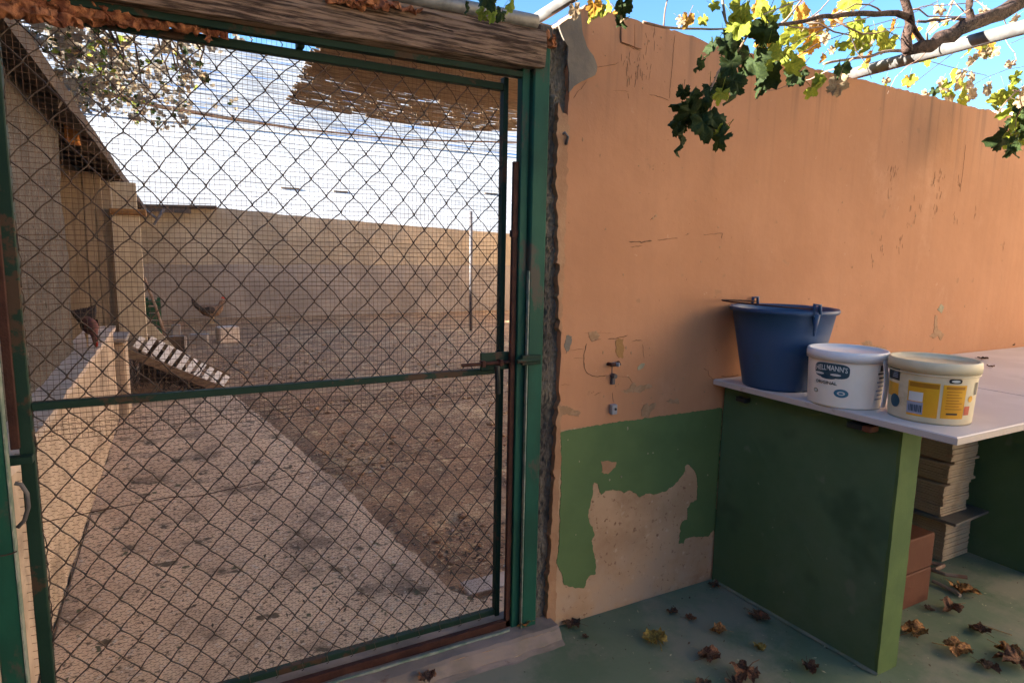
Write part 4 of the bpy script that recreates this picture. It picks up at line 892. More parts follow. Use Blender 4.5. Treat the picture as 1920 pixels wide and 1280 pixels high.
bm = B(); tube(bm, [Vector(p) + Vector((0, 0, .003)) for p in [(2.416,-0.661,0.004),(2.427,-0.701,0.004),(2.44,-0.738,0.004)]], .0022, 5)
tag(finish('pale_stem', bm, M['straw']), 'long pale leaf stem on the floor at the right', 'stem')
def rfl(r): return 1.1 + r.random() * 2.0, -.05 - r.random() * .95
litter('floor_crumbs', M['crumb'], 420, rfl, .0052, lambda x, y: .001, 'pale crumbs and leaf scraps scattered over the green floor', 8)
litter('floor_scraps', M['darkbits'], 260, rfl, .0055, lambda x, y: .001, 'dark leaf scraps scattered over the green floor', 9)

# ------------------------------------------------------------------ grape vine over the courtyard
vine = thing('grape_vine', 'old grape vine with yellowing leaves spreading over the wall and pipe', 'vine', (2.3, -.3, 2.0))
bm = B(); tp = [(3.636,-0.42,2.548),(3.035,-0.42,2.309),(2.742,-0.42,2.189),(2.575,-0.42,2.111),(2.417,-0.42,2.046),(2.282,-0.42,1.991),(2.169,-0.42,1.939),(2.045,-0.42,1.899)]
tube(bm, [Vector(p) + noise.noise_vector(Vector(p) * 9) * .012 for p in tp], [.034, .032, .026, .025, .023, .022, .02, .011], 12)
bmesh.ops.subdivide_edges(bm, edges=bm.edges[:], cuts=1)
for v in bm.verts: v.co += noise.noise_vector(v.co * 45) * .010 + noise.noise_vector(v.co * 16) * .010
finish('trunk', bm, M['bark'], vine, True)
def br(pts, r0, r1, m='bark', name='branch'):
    bm = B(); P = []
    for i in range(len(pts) - 1):
        for k in range(4): P.append(Vector(pts[i]).lerp(Vector(pts[i + 1]), k / 4))
    P.append(Vector(pts[-1])); P = [p + noise.noise_vector(p * 14) * .006 for p in P]
    tube(bm, P, [r0 + (r1 - r0) * i / (len(P) - 1) for i in range(len(P))], 8); finish(name, bm, M[m], vine, True)
br([(2.051,-0.42,1.897),(2.038,-0.42,1.939),(2.047,-0.42,1.98),(2.024,-0.42,2.014),(1.994,-0.42,2.058),(1.982,-0.42,2.097)], .016, .011)
br([(2.118,-0.42,1.94),(2.066,-0.42,1.972),(2.039,-0.42,1.995)], .009, .008)
br([(2.022,-0.42,1.995),(1.972,-0.42,1.995),(1.869,-0.42,1.975),(1.747,-0.42,1.949),(1.655,-0.42,1.929),(1.557,-0.42,1.896),(1.467,-0.42,1.874),(1.404,-0.42,1.842)], .010, .004)
br([(2.384,-0.42,2.045),(2.36,-0.42,2.078),(2.371,-0.42,2.13)], .012, .010)
br([(2.414,-0.42,2.057),(2.258,-0.42,2.032),(2.085,-0.42,1.991)], .006, .004)
br([(2.375,-0.2,2.01),(2.251,-0.2,1.983),(2.106,-0.2,1.942),(1.955,-0.2,1.898)], .006, .004, 'cane', 'cane')
br([(1.058,-0.35,1.827),(1.127,-0.35,1.829),(1.225,-0.35,1.843),(1.34,-0.35,1.861)], .0035, .0025, 'cane', 'cane')
br([(1.127,-0.35,1.829),(1.129,-0.35,1.87),(1.134,-0.35,1.907)], .002, .0015, 'cane', 'cane')
br([(1.404,-0.42,1.842),(1.346,-0.42,1.821),(1.291,-0.42,1.825),(1.263,-0.42,1.848),(1.246,-0.42,1.906)], .004, .003, 'cane', 'cane')
br([(1.346,-0.42,1.821),(1.32,-0.42,1.784),(1.25,-0.42,1.721),(1.229,-0.42,1.679),(1.231,-0.42,1.614)], .003, .002, 'cane', 'cane')
br([(1.385,-0.42,1.831),(1.396,-0.42,1.8),(1.404,-0.42,1.767)], .002, .0015, 'cane', 'cane')
br([(1.627,-0.3,1.935),(1.746,-0.3,1.946),(1.869,-0.3,1.975),(2.024,-0.3,2.032)], .002, .0015, 'cane', 'cane')
br([(1.719,-0.3,1.961),(1.788,-0.3,2.007),(1.831,-0.3,2.062)], .002, .0015, 'cane', 'cane')
br([(2.191,-0.3,2.08),(2.308,-0.3,2.119),(2.533,-0.3,2.169),(2.737,-0.3,2.234)], .002, .0015, 'cane', 'cane')
br([(2.446,-0.3,2.087),(2.484,-0.3,2.152),(2.493,-0.3,2.193)], .003, .002, 'cane', 'cane')
br([(2.619,-0.4,2.115),(2.656,-0.4,2.086),(2.65,-0.4,2.049)], .002, .0015, 'cane', 'cane')
br([(2.613,-0.42,1.776),(2.712,-0.42,1.862),(2.833,-0.42,1.925)], .003, .002, 'cane', 'cane')
rt = random.Random(77)
for k, p0 in enumerate([(1.633,-0.35,1.931),(1.772,-0.35,1.971),(1.975,-0.35,2.014),(2.138,-0.35,2.058),(2.276,-0.35,1.975),(2.426,-0.35,2.039),(2.553,-0.35,2.091),(2.721,-0.35,2.158),(1.889,-0.35,1.871),(1.545,-0.35,1.906),(2.376,-0.35,2.119),(2.029,-0.35,2.021),(2.839,-0.35,1.999),(2.863,-0.35,1.906)]):
    p = Vector(p0); d = Vector((rt.uniform(-1, 1), rt.uniform(-.6, .6), rt.uniform(-.3, 1))).normalized(); pts_ = [p]
    for q in range(6):
        d = (d + Vector((rt.uniform(-.5, .5), rt.uniform(-.4, .4), rt.uniform(-.5, .4)))).normalized(); p = p + d * .055; pts_.append(p)
    bm = B(); tube(bm, pts_, [.0032 - .0004 * i for i in range(7)], 5); finish('cane', bm, M['cane'], vine, True)
wires = [[(1.309,-0.5,1.845),(1.44,-0.5,1.905),(1.519,-0.5,1.94)], [(1.901,-0.1,1.921),(2.037,-0.1,2.003),(2.236,-0.1,2.084),(2.55,-0.1,2.193),(2.752,-0.1,2.287)], [(2.604,-0.1,1.932),(2.747,-0.1,2.022),(2.905,-0.1,2.117),(3.131,-0.1,2.231)], [(2.741,-0.1,2.054),(2.918,-0.1,2.055),(3.171,-0.1,2.062)], [(3.016,-0.1,1.983),(3.172,-0.1,2.055),(3.341,-0.1,2.114),(3.523,-0.1,2.155)],
         [(1.799,-0.1,1.928),(2.228,-0.1,2.138),(2.343,-0.1,2.211)], [(2.361,-0.1,2.106),(2.557,-0.1,2.155),(2.623,-0.1,2.187)], [(3.337,-0.1,2.222),(3.511,-0.1,2.293)]]
for k, wv in enumerate(wires):
    bm = B(); P = []
    tube(bm, wv, .0015, 5); tag(finish('support_wire', bm, M['steel']), ['dark support wire left of the trunk at the top edge', 'dark support wire crossing the leaves toward the trunk', 'dark wire rising from the wall under the white pipe', 'thin dark wire running right from under the white pipe', 'dark wire curving up to the right edge below the pipe', 'steep dark wire among the yellow leaves', 'short wire left of the trunk fork', 'short wire at the right edge under the pipe'][k], 'wire', 'vine support wires')
leaves = ([(1.327,-0.420,1.857,0.080,4),(1.287,-0.420,1.873,0.054,1),(1.343,-0.420,1.889,0.066,1),(1.393,-0.420,1.909,0.056,2),(1.323,-0.420,1.815,0.086,0),(1.291,-0.420,1.831,0.060,0),(1.392,-0.420,1.858,0.073,0),(1.361,-0.420,1.829,0.059,0),(1.275,-0.420,1.799,0.055,0),(1.419,-0.420,1.887,0.062,4),(1.244,-0.420,1.883,0.040,4),(1.225,-0.420,1.770,0.057,0),(1.243,-0.420,1.729,0.060,0),(1.198,-0.420,1.739,0.040,0),(1.337,-0.420,1.756,0.084,0),(1.313,-0.420,1.717,0.081,0),(1.360,-0.420,1.717,0.090,0),(1.289,-0.420,1.699,0.064,0),(1.265,-0.420,1.690,0.063,0),(1.435,-0.420,1.741,0.089,0),(1.470,-0.420,1.733,0.073,0),(1.386,-0.420,1.777,0.062,0),(1.171,-0.420,1.671,0.048,0),(1.155,-0.420,1.642,0.064,0),(1.149,-0.420,1.613,0.059,0),(1.209,-0.420,1.646,0.068,0),(1.244,-0.420,1.629,0.069,0),(1.223,-0.420,1.600,0.066,0),(1.187,-0.420,1.586,0.068,0),(1.177,-0.420,1.555,0.060,0),(1.217,-0.420,1.550,0.074,0),(1.238,-0.420,1.568,0.063,0),(1.245,-0.420,1.664,0.055,0),(1.193,-0.420,1.621,0.065,0),(1.159,-0.420,1.592,0.054,0),(1.561,-0.420,1.776,0.059,0),(1.512,-0.420,1.778,0.064,0),(1.606,-0.420,1.777,0.057,0),(1.649,-0.420,1.761,0.073,4),(1.669,-0.420,1.739,0.061,3),(1.633,-0.420,1.741,0.052,0),(1.670,-0.420,1.783,0.052,0),(1.175,-0.420,1.847,0.050,2),(1.180,-0.420,1.831,0.034,1),(1.101,-0.420,1.814,0.023,3),(1.130,-0.420,1.832,0.021,3)]
  + [(1.007,-0.200,1.907,0.048,2),(1.038,-0.200,1.908,0.051,1),(1.062,-0.200,1.923,0.051,1),(1.098,-0.200,1.917,0.052,0),(1.127,-0.200,1.911,0.047,0),(1.130,-0.200,1.931,0.041,2),(0.986,-0.200,1.909,0.039,3),(1.025,-0.200,1.895,0.034,1),(1.078,-0.200,1.891,0.029,0),(1.114,-0.200,1.892,0.032,3),(0.709,-0.200,1.855,0.044,4),(0.746,-0.200,1.857,0.047,0),(0.681,-0.200,1.852,0.044,0),(0.727,-0.200,1.841,0.039,4),(0.768,-0.200,1.854,0.037,0),(0.653,-0.200,1.839,0.031,0),(0.698,-0.200,1.838,0.034,1)]
  + [(1.941,-0.100,2.090,0.081,2),(1.885,-0.100,2.101,0.065,1),(1.995,-0.100,2.108,0.082,2),(1.990,-0.100,2.034,0.082,1),(1.959,-0.100,1.993,0.085,1),(2.011,-0.100,1.979,0.064,2),(1.928,-0.100,1.971,0.070,1),(2.035,-0.100,2.018,0.064,2),(2.058,-0.100,2.067,0.068,2),(2.077,-0.100,2.092,0.064,3),(1.856,-0.100,2.011,0.072,1),(1.819,-0.100,1.991,0.061,2),(1.884,-0.100,2.002,0.058,4),(2.148,-0.100,2.159,0.088,1),(2.182,-0.100,2.134,0.069,2),(2.209,-0.100,2.178,0.058,3),(2.251,-0.100,2.086,0.086,1),(2.227,-0.100,2.056,0.078,1),(2.279,-0.100,2.050,0.087,1),(2.257,-0.100,2.024,0.067,4),(2.301,-0.100,2.073,0.067,1),(2.203,-0.100,2.096,0.066,4),(2.152,-0.100,2.025,0.062,1),(2.140,-0.100,2.005,0.050,4),(2.390,-0.100,2.088,0.081,4),(2.416,-0.100,2.073,0.073,1),(2.374,-0.100,2.062,0.072,3),(2.362,-0.100,2.098,0.064,1),(2.364,-0.100,2.000,0.060,1),(2.349,-0.100,2.012,0.044,2),(2.680,-0.100,2.173,0.059,2),(2.725,-0.100,2.193,0.051,3),(2.761,-0.100,2.202,0.043,4),(2.664,-0.100,2.062,0.064,4),(2.695,-0.100,2.079,0.056,0),(3.126,-0.100,2.178,0.074,1),(3.166,-0.100,2.194,0.069,2),(3.064,-0.100,2.147,0.064,1),(3.035,-0.100,2.125,0.054,3),(3.022,-0.100,2.105,0.054,3),(3.248,-0.100,2.300,0.051,3),(3.310,-0.100,2.200,0.047,3),(3.343,-0.100,2.141,0.043,3),(3.073,-0.100,2.070,0.055,3),(3.110,-0.100,2.058,0.051,3),(3.031,-0.100,2.295,0.058,3),(2.821,-0.100,2.231,0.056,3),(2.758,-0.100,2.256,0.051,3),(2.292,-0.100,2.127,0.051,3),(2.487,-0.100,2.155,0.049,2),(2.117,-0.100,2.059,0.046,3),(2.057,-0.100,1.959,0.049,2),(2.083,-0.100,1.985,0.042,3)]
  + [(3.110,0.080,2.029,0.064,3),(3.160,0.080,2.064,0.074,4),(3.211,0.080,2.031,0.075,3),(3.272,0.080,2.063,0.085,1),(3.300,0.080,2.103,0.075,3),(3.327,0.080,2.130,0.076,4),(3.369,0.080,2.088,0.076,3),(3.253,0.080,2.024,0.065,4),(3.324,0.080,2.034,0.071,3),(3.069,0.080,2.019,0.053,0),(3.139,0.080,2.014,0.054,4),(3.307,0.080,2.007,0.051,1),(3.345,0.080,2.109,0.061,3),(3.204,0.080,2.065,0.059,3),(2.853,0.080,2.028,0.052,1),(2.898,0.080,2.046,0.047,2),(2.825,0.080,2.013,0.051,0),(2.830,0.080,2.047,0.042,3),(3.221,0.080,2.091,0.045,3),(3.260,0.080,2.121,0.045,3)]
  + [(2.961,-0.250,1.961,0.073,3),(2.989,-0.250,1.985,0.069,4),(3.040,-0.250,1.946,0.079,4),(3.006,-0.250,1.915,0.065,1),(3.086,-0.250,1.936,0.075,1),(3.129,-0.250,1.973,0.080,3),(3.121,-0.250,1.887,0.089,1),(3.158,-0.250,1.913,0.089,0),(3.084,-0.250,1.861,0.088,0),(3.146,-0.250,1.841,0.098,0),(3.082,-0.250,1.816,0.102,0),(3.042,-0.250,1.770,0.093,0),(3.029,-0.250,1.734,0.079,0),(3.145,-0.250,1.793,0.090,0),(3.196,-0.250,1.820,0.090,0),(2.997,-0.250,1.710,0.057,0),(3.131,-0.250,1.759,0.067,0),(3.182,-0.250,1.873,0.090,4),(3.191,-0.250,1.960,0.099,3),(3.227,-0.250,1.911,0.099,1),(2.972,-0.250,1.879,0.052,1),(3.031,-0.250,1.897,0.057,3)])
rl = random.Random(3); cam_l = Vector((0, -1.66, 1.248))
for i, (x, y, z, s, mi) in enumerate(leaves):
    if mi == 0 and rl.random() < .15: mi = 4
    o = bpy.data.objects.new('leaf', VM[(mi, i % 4)]); COL.objects.link(o); o.parent = vine
    o.location = Vector((x + rl.uniform(-.01, .01), y + rl.uniform(-.06, .06), z)) - Vector(vine.location)
    k = s * (1.55 if mi == 0 else 1.45) * rl.uniform(.7, 1.15); sq = rl.uniform(.75, 1.1); o.scale = (k * sq, k, k)
    # leaves hang: tip down, blade turned every way about the vertical
    q = Matrix.Rotation(rl.gauss(-.35, 1.0), 4, 'Z') @ Matrix.Rotation(R(90) + rl.gauss(0, .35), 4, 'X') @ Matrix.Rotation(rl.gauss(0, .5), 4, 'Z')
    o.rotation_euler = q.to_euler()
# foliage higher up and out over the courtyard, one mass
def foliage(name, n, rg, s0, s1, mats, parent, seed, hang=.5):
    r = random.Random(seed); src = leaf_mesh(3, False)
    V0 = [v.co.copy() for v in src.vertices]; F0 = [tuple(p.vertices) for p in src.polygons]; bpy.data.meshes.remove(src)
    # light leaf: outline ring + centre only
    n_ = 12; base = []
    for k in range(n_):
        t = 2 * math.pi * k / n_; rr = (.5 if k % 2 == 0 else .36) ; base.append(Vector((rr * math.cos(t), rr * math.sin(t), .08 * math.cos(2 * t))))
    vs, fs, mi = [], [], []
    for _ in range(n):
        p = Vector(rg(r)); s = r.uniform(s0, s1); q = Matrix.Rotation(r.uniform(0, 6.28), 3, 'Z') @ Matrix.Rotation(r.gauss(.6, .6), 3, 'X') @ Matrix.Rotation(r.gauss(0, .5), 3, 'Y')
        b0 = len(vs); vs.append(p); vs.extend(p + q @ (v * s) for v in base); m_ = r.choices(range(len(mats)), [w_ for _, w_ in mats])[0]
        for k in range(n_): fs.append((b0, b0 + 1 + k, b0 + 1 + (k + 1) % n_)); mi.append(m_)
    me = bpy.data.meshes.new(name); me.from_pydata(vs, [], fs)
    for m_, _ in mats: me.materials.append(m_)
    for p_, k in zip(me.polygons, mi): p_.material_index = k
    o = bpy.data.objects.new(name, me); COL.objects.link(o); o['kind'] = 'stuff'
    if parent: o.parent = parent; o.matrix_parent_inverse = Matrix.Translation(-Vector(parent.location))
    return o
foliage('leaf_canopy', 900, lambda r: (r.uniform(.2, 5), r.uniform(-3.5, -.9), r.uniform(2.35, 2.6)), .07, .12, [(LM[0], 3), (LM[1], 3), (LM[4], 2), (LM[3], 1)], vine, 4)

# ------------------------------------------------------------------ yard: low ledge, house wall, eave
lg = thing('yard_ledge', 'long low tan block ledge with pale cap along the left of the yard', 'ledge', (-.45, 2, 0))
bm = B(); grid(bm, .10, 3.62, 150, -.02, .672, 24, lambda y, z: (-.408 + N3(y * 4, z * 4, 9) * .008 + N3(y * 16, z * 16, 3) * .004, y, z))
box(bm, (-.5, .10, -.02), (-.415, 3.61, .668)); finish('face', bm, M['blockwall'], lg)
bm = B(); grid(bm, .10, 3.64, 110, -.56, -.392, 5, lambda y, x: (x + (N3(y * 9, 1, 1) * .010 if x > -.40 else 0), y, .686 + N3(y * 7, x * 9, 2) * .006))
grid(bm, .10, 3.64, 110, 0, 1, 2, lambda y, t: (-.392 + N3(y * 9, 1, 1) * .010, y, .686 - t * .025 + N3(y * 7, -.392 * 9, 2) * .006)); finish('cap', bm, M['ledgetop'], lg)
bm = B(); tube(bm, [(-.398 + N3(t * .9, 1, 1) * .006, .15 + t * .12, .008) for t in range(14)], [.002 + .003 * abs(N3(t * 1.7, 3, 3)) for t in range(14)], 5); finish('base_crack', bm, M['darkbits'], lg)
house = thing('farm_building', 'shaded grey building with dark overhanging eave along the left of the yard', 'building', (-1.8, 2, 0))
bm = B(); grid(bm, .05, 2.45, 90, .6, 1.97, 50, lambda y, z: (-.505 + N3(y * 3, z * 3, 5) * .010 + N3(y * 14, z * 14, 3) * .006 - (0 if y < 1.9 else 0), y, z)); box(bm, (-3.0, .05, -.05), (-.53, 2.44, 1.90)); finish('wall', bm, M['pebble'], house)
bm = B(); box(bm, (-3.0, 2.46, -.05), (-.80, 11, 2.0)); finish('rear_wall', bm, M['boards'], house)
bm = B(); 
def roofpt(u, y): return (-.355 + u * -2.7, y, 1.885 + u * 1.45 + N3(y * 2, u * 3, 0) * .01)  # ridge height and unseen length set to shade yard and courtyard
grid(bm, -9, 11, 60, 0, 1, 4, lambda y, u: roofpt(u, y))
grid(bm, -9, 11, 60, 0, 1, 2, lambda y, t: (-.355 - t * .01 + N3(y * 7, t, 1) * .008, y, 1.885 - t * .05 + N3(y * 2, 0, 0) * .01))
grid(bm, -9, 11, 60, 0, 1, 4, lambda y, u: (-.365 - u * 2.7, y, 1.835 + u * 1.40)); finish('roof', bm, M['roofdark'], house)
bm = B(); box(bm, (-6.0, -9, 2.0), (-3.04, 11, 3.33)); box(bm, (-6, -9, -.05), (-3.1, 11, 2.0)); finish('sun_blocking_wall', bm, M['pebble'], house)  # unseen taller block, added to keep the low sun off the ground
bm = B(); box(bm, (-3.0, -9, -.05), (-1.1, -.2, 2.1)); finish('courtyard_side', bm, M['orange'], house)
bm = B(); box(bm, (-.62, .03, -.02), (-.465, .10, 1.88)); finish('jamb', bm, M['jamb'], house)
bm = B(); pb = [(-0.493,2.6,1.931),(-0.431,2.6,1.809)]; box(bm, (pb[0][0] , 2.6, pb[1][2]), (pb[1][0], 2.72, pb[0][2]), .004); finish('hollow_brick', bm, M['orangebrick'], house)
bm = B(); 
for k in range(9):
    if k: bm = B()
    tube(bm, [(-.38, .5 + k * 1.1, 1.83), (-.9, .5 + k * 1.1, 2.10)], .025, 8); finish('rafter', bm, M['roofdark'], house)

# unseen walls added on the right to bounce warm sunlight into the shade
sw = thing('bounce_wall', 'added pale wall right of the yard, bouncing warm sunlight', 'wall', (8.2, 5, 0))
bm = B(); box(bm, (8.2, .3, -.1), (8.4, 10.8, 2.95)); finish('masonry', bm, M['cream'], sw)
sh = thing('bounce_house', 'added pale house right of the courtyard, bouncing warm sunlight', 'house', (6.5, -5, 0))
bm = B(); box(bm, (6.42, -11, -.1), (11, -.2, 4.6)); finish('masonry', bm, M['cream'], sh)
bm = B(); box(bm, (6.37, -4.2, 0), (6.418, -3.2, 2.1)); finish('door', bm, M['boards'], sh)
for yy in (-2.2, -6.0):
    bm = B(); box(bm, (6.38, yy - .5, 1.0), (6.418, yy + .5, 2.2)); o = finish('window', bm, M['boards'], sh)
# hen house at the end of the ledge
cp = thing('hen_house', 'tan boarded hen house front with pale corner plank beyond the ledge', 'hen house', (-.5, 4.7, 0))
a = [(-0.795,4.7,0.452),(-0.716,4.7,0.448),(-0.637,4.7,0.444),(-0.557,4.7,0.44),(-0.506,4.7,0.438)]; xs = [p[0] for p in a]
for i in range(4):
    bm = B(); box(bm, (xs[i], 4.70 + .006 * (i % 2), .30), (xs[i + 1] - .004, 4.73 + .006 * (i % 2), 1.86), .002); finish('board', bm, M['boards'], cp)
a = [(-0.439,4.69,1.519),(-0.24,4.69,1.529),(-0.289,4.69,0.627)]
bm = B(); box(bm, (a[0][0], 4.66, .36), (a[1][0] - .0, 4.74, a[0][2]), .004); o = finish('corner_plank', bm, M['palepost'], cp)
bm = B(); box(bm, (a[0][0] - .02, 4.62, a[0][2]), (a[1][0] + .05, 4.78, a[0][2] + .05), .006); finish('cap', bm, M['capwood'], cp)
bm = B(); box(bm, (a[0][0] + .0, 4.78, a[0][2] + .04), (a[1][0] - .02, 4.82, 1.80), .003); finish('upper_plank', bm, M['palepost'], cp)
bm = B(); box(bm, (-.8, 4.62, .30), (-.36, 4.69, .345), .004); box(bm, (-1.0, 4.75, .3), (-.45, 6.6, 1.80)); finish('body', bm, M['boards'], cp)
pl = thing('ledge_pillar', 'stout tan pillar with grey slab on top at the end of the ledge', 'pillar', (-.4, 3.8, 0))
bm = B(); box(bm, (-.50, 3.66, -.02), (-.345, 3.95, .56), .012); finish('shaft', bm, M['blockwall'], pl)
bm = B(); box(bm, (-.56, 3.60, .565), (-.33, 4.0, .60), .006); finish('slab', bm, M['grey'], pl)

# slatted hen ramp
rp = thing('hen_ramp', 'slatted wooden hen ramp sloping down from the ledge pillar to the yard', 'ramp', (0, 4.5, 0))
A = Vector([(-0.352,4.25,0.446)][0]); Bt = Vector([(0.305,4.25,0.006)][0]); A2 = Vector([(-0.302,4.85,0.496)][0]); B2 = Vector([(0.425,4.85,-0.022)][0]); Bt.z = max(Bt.z, .01); B2.z = max(B2.z, .01)
nS = 11
for k in range(nS):
    t = (k + .25) / nS; t2 = (k + .86) / nS
    p0, p1, p2, p3 = A.lerp(Bt, t), A.lerp(Bt, t2), A2.lerp(B2, t2), A2.lerp(B2, t)
    bm = B(); up = Vector((.04, -.03, .06)).normalized() * .018
    v = [bm.verts.new(p) for p in (p0, p1, p2, p3)] + [bm.verts.new(p + up) for p in (p0, p1, p2, p3)]
    for f in ((3, 2, 1, 0), (4, 5, 6, 7), (0, 1, 5, 4), (1, 2, 6, 5), (2, 3, 7, 6), (3, 0, 4, 7)): bm.faces.new([v[i] for i in f])
    finish('slat', bm, M['slat'], rp)
def plank(p, q, w_, t_, m, name, par):
    bm = B(); p, q = Vector(p), Vector(q); n_ = Vector((0, 1, 0)) * t_; u = Vector((0, 0, w_))
    v = [bm.verts.new(c) for c in (p, q, q + n_, p + n_, p + u, q + u, q + n_ + u, p + n_ + u)]
    for f in ((3, 2, 1, 0), (4, 5, 6, 7), (0, 1, 5, 4), (1, 2, 6, 5), (2, 3, 7, 6), (3, 0, 4, 7)): bm.faces.new([v[i] for i in f])
    return finish(name, bm, m, par)
plank(A + Vector((-.03, -.035, -.075)), Bt + Vector((.03, -.035, -.02)), .07, .03, M['oldplank'], 'side_rail', rp)
plank(A2 + Vector((0, .02, -.06)), B2 + Vector((0, .02, -.01)), .05, .03, M['oldplank'], 'side_rail', rp)
bm = B(); pq = [(-0.354,4.95,0.535),(-0.273,4.95,0.649),(-0.023,4.95,0.306),(-0.079,4.95,0.243)]
v = [bm.verts.new(Vector(p)) for p in pq] + [bm.verts.new(Vector(p) + Vector((0, .03, 0))) for p in pq]
for f in ((0, 1, 2, 3), (7, 6, 5, 4), (0, 4, 5, 1), (1, 5, 6, 2), (2, 6, 7, 3), (3, 7, 4, 0)): bm.faces.new([v[i] for i in f])
tag(finish('loose_board', bm, M['palepost']), 'pale loose board leaning along the upper end of the hen ramp', 'board')
bm = B(); rr = random.Random(6)
for _ in range(46):
    c = Vector((rr.uniform(-.30, .18), 4.45 + rr.uniform(-.12, .1), 0)); hmax = .38 - (c.x + .3) * .68; pts = [c + Vector((.09 * math.cos(t * 1.3 + _) + rr.uniform(-.02, .02), .06 * math.sin(t * 1.7), .02 + (hmax * .9) * abs(math.sin(t * .8 + _)))) for t in range(7)]
    tube(bm, pts, .004, 4)
tag(finish('wire_tangle', bm, M['wire']), 'dark tangle of old wire and twigs in the shade under the hen ramp', 'wire')  # besides real wire, its dark mass fills in for shade under the ramp
bm = B(); box(bm, (-.33, 5.0, .0), (.05, 5.04, .42)); tag(finish('shade_panel', bm, M['roofdark']), 'dark panel added as the shade behind the tangle under the ramp', 'board')  # dark panel stands in for the deep shade below the slats

# stick, green crate, blocks
s_ = [(-0.368,8.2,0.847),(-0.261,8.2,0.483),(-0.145,8.2,-0.009)]
bm = B(); tube(bm, s_, .018, 6); tag(finish('leaning_stick', bm, M['cane']), 'pale stick leaning beside the hen house, in front of the far wall', 'stick')
g_ = [(-0.385,8.4,0.433),(-0.196,8.4,-0.063)]
bm = B(); 
for k in range(5): box(bm, (g_[0][0], 8.4, .05 + k * .10), (g_[1][0], 8.6, .12 + k * .10), .01)
box(bm, (g_[0][0], 8.42, .02), (g_[0][0] + .04, 8.58, .55)); box(bm, (g_[1][0] - .04, 8.42, .02), (g_[1][0], 8.58, .55)); tag(finish('green_crate', bm, M['crate']), 'dark green plastic crate beside the hen house behind the ramp', 'crate')
bl = [((-.05, 7.3), .26, .16, .14, .3, 'low broken concrete block nearest the hen ramp'), ((.24, 7.6), .24, .16, .12, -.2, 'middle concrete block of the low row in the yard'), ((.60, 7.7), .26, .2, .2, .25, 'tall grey concrete block at the right end of the low row'), ((-.02, 8.5), .12, .12, .16, 0, 'small pale block behind the low row')]
for (x, y), sx_, sy_, hz_, rz, lab in bl:
    bm = B(); box(bm, (x - sx_ / 2, y - sy_ / 2, -.02), (x + sx_ / 2, y + sy_ / 2, hz_), .012, Matrix.Rotation(rz, 3, 'Z'))
    tag(finish('concrete_block', bm, M['grey'] if hz_ != .2 else M['ledgetop']), lab, 'block', 'concrete blocks in the yard')
# steel post
pp_ = [(4.199,7.6,1.918),(4.221,7.6,-0.013)]
bm = B(); tube(bm, [(pp_[1][0], 7.6, -.05), (pp_[0][0], 7.6, pp_[0][2])], .026, 10); tag(finish('steel_post', bm, M['steel'], None, True), 'lone grey steel post standing in the yard before the far wall', 'post')

# far wall
bw = thing('far_wall', 'long rendered wall across the far end of the yard, tan above and grey below', 'wall', (3, 10.9, 0))
zt0 = [(-.62, 1.90), (.66, 1.985), (2.0, 1.90), (4.0, 1.81), (6.5, 1.715), (10, 1.62)]
def zt(x):
    for (a_, b_), (c_2, d_) in zip(zt0, zt0[1:]):
        if x <= c_2: return b_ + (d_ - b_) * (x - a_) / (c_2 - a_)
    return 1.6
zsp = lambda x: .96 + (x + .5) * .006 + N3(x * 1.5, 1, 1) * .03
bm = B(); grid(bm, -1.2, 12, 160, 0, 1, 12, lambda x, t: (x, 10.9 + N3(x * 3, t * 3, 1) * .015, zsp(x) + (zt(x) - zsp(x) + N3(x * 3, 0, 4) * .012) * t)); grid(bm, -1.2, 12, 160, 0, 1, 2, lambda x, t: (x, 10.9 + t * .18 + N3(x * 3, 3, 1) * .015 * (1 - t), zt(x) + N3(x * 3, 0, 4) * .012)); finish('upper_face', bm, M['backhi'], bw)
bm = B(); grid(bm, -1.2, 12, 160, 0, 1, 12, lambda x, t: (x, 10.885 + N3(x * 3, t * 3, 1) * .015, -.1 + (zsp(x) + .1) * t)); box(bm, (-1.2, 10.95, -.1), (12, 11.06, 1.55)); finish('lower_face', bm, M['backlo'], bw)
pb_ = [(-0.466,10.7,1.829),(0.698,10.7,2.005)]
bm = B(); box(bm, (-.55, 10.5, 1.93), (.70, 11.0, 1.97), .006, Matrix.Rotation(-.03, 3, 'Y')); box(bm, (-.55, 10.52, 1.84), (.3, 10.56, 1.92))
tag(finish('roof_board', bm, M['roofdark']), 'dark board lying on top of the far wall at its left end', 'board')
bm = B(); s_ = [(-0.472,10.3,1.962),(-0.352,10.3,1.841),(-0.2,10.3,1.702),(-0.266,10.3,1.614),(-0.1,10.3,1.879)]; tube(bm, s_, .02, 6); tag(finish('bent_bracket', bm, M['steel']), 'bent pale metal strut hanging from the left end of the dark board', 'strut')

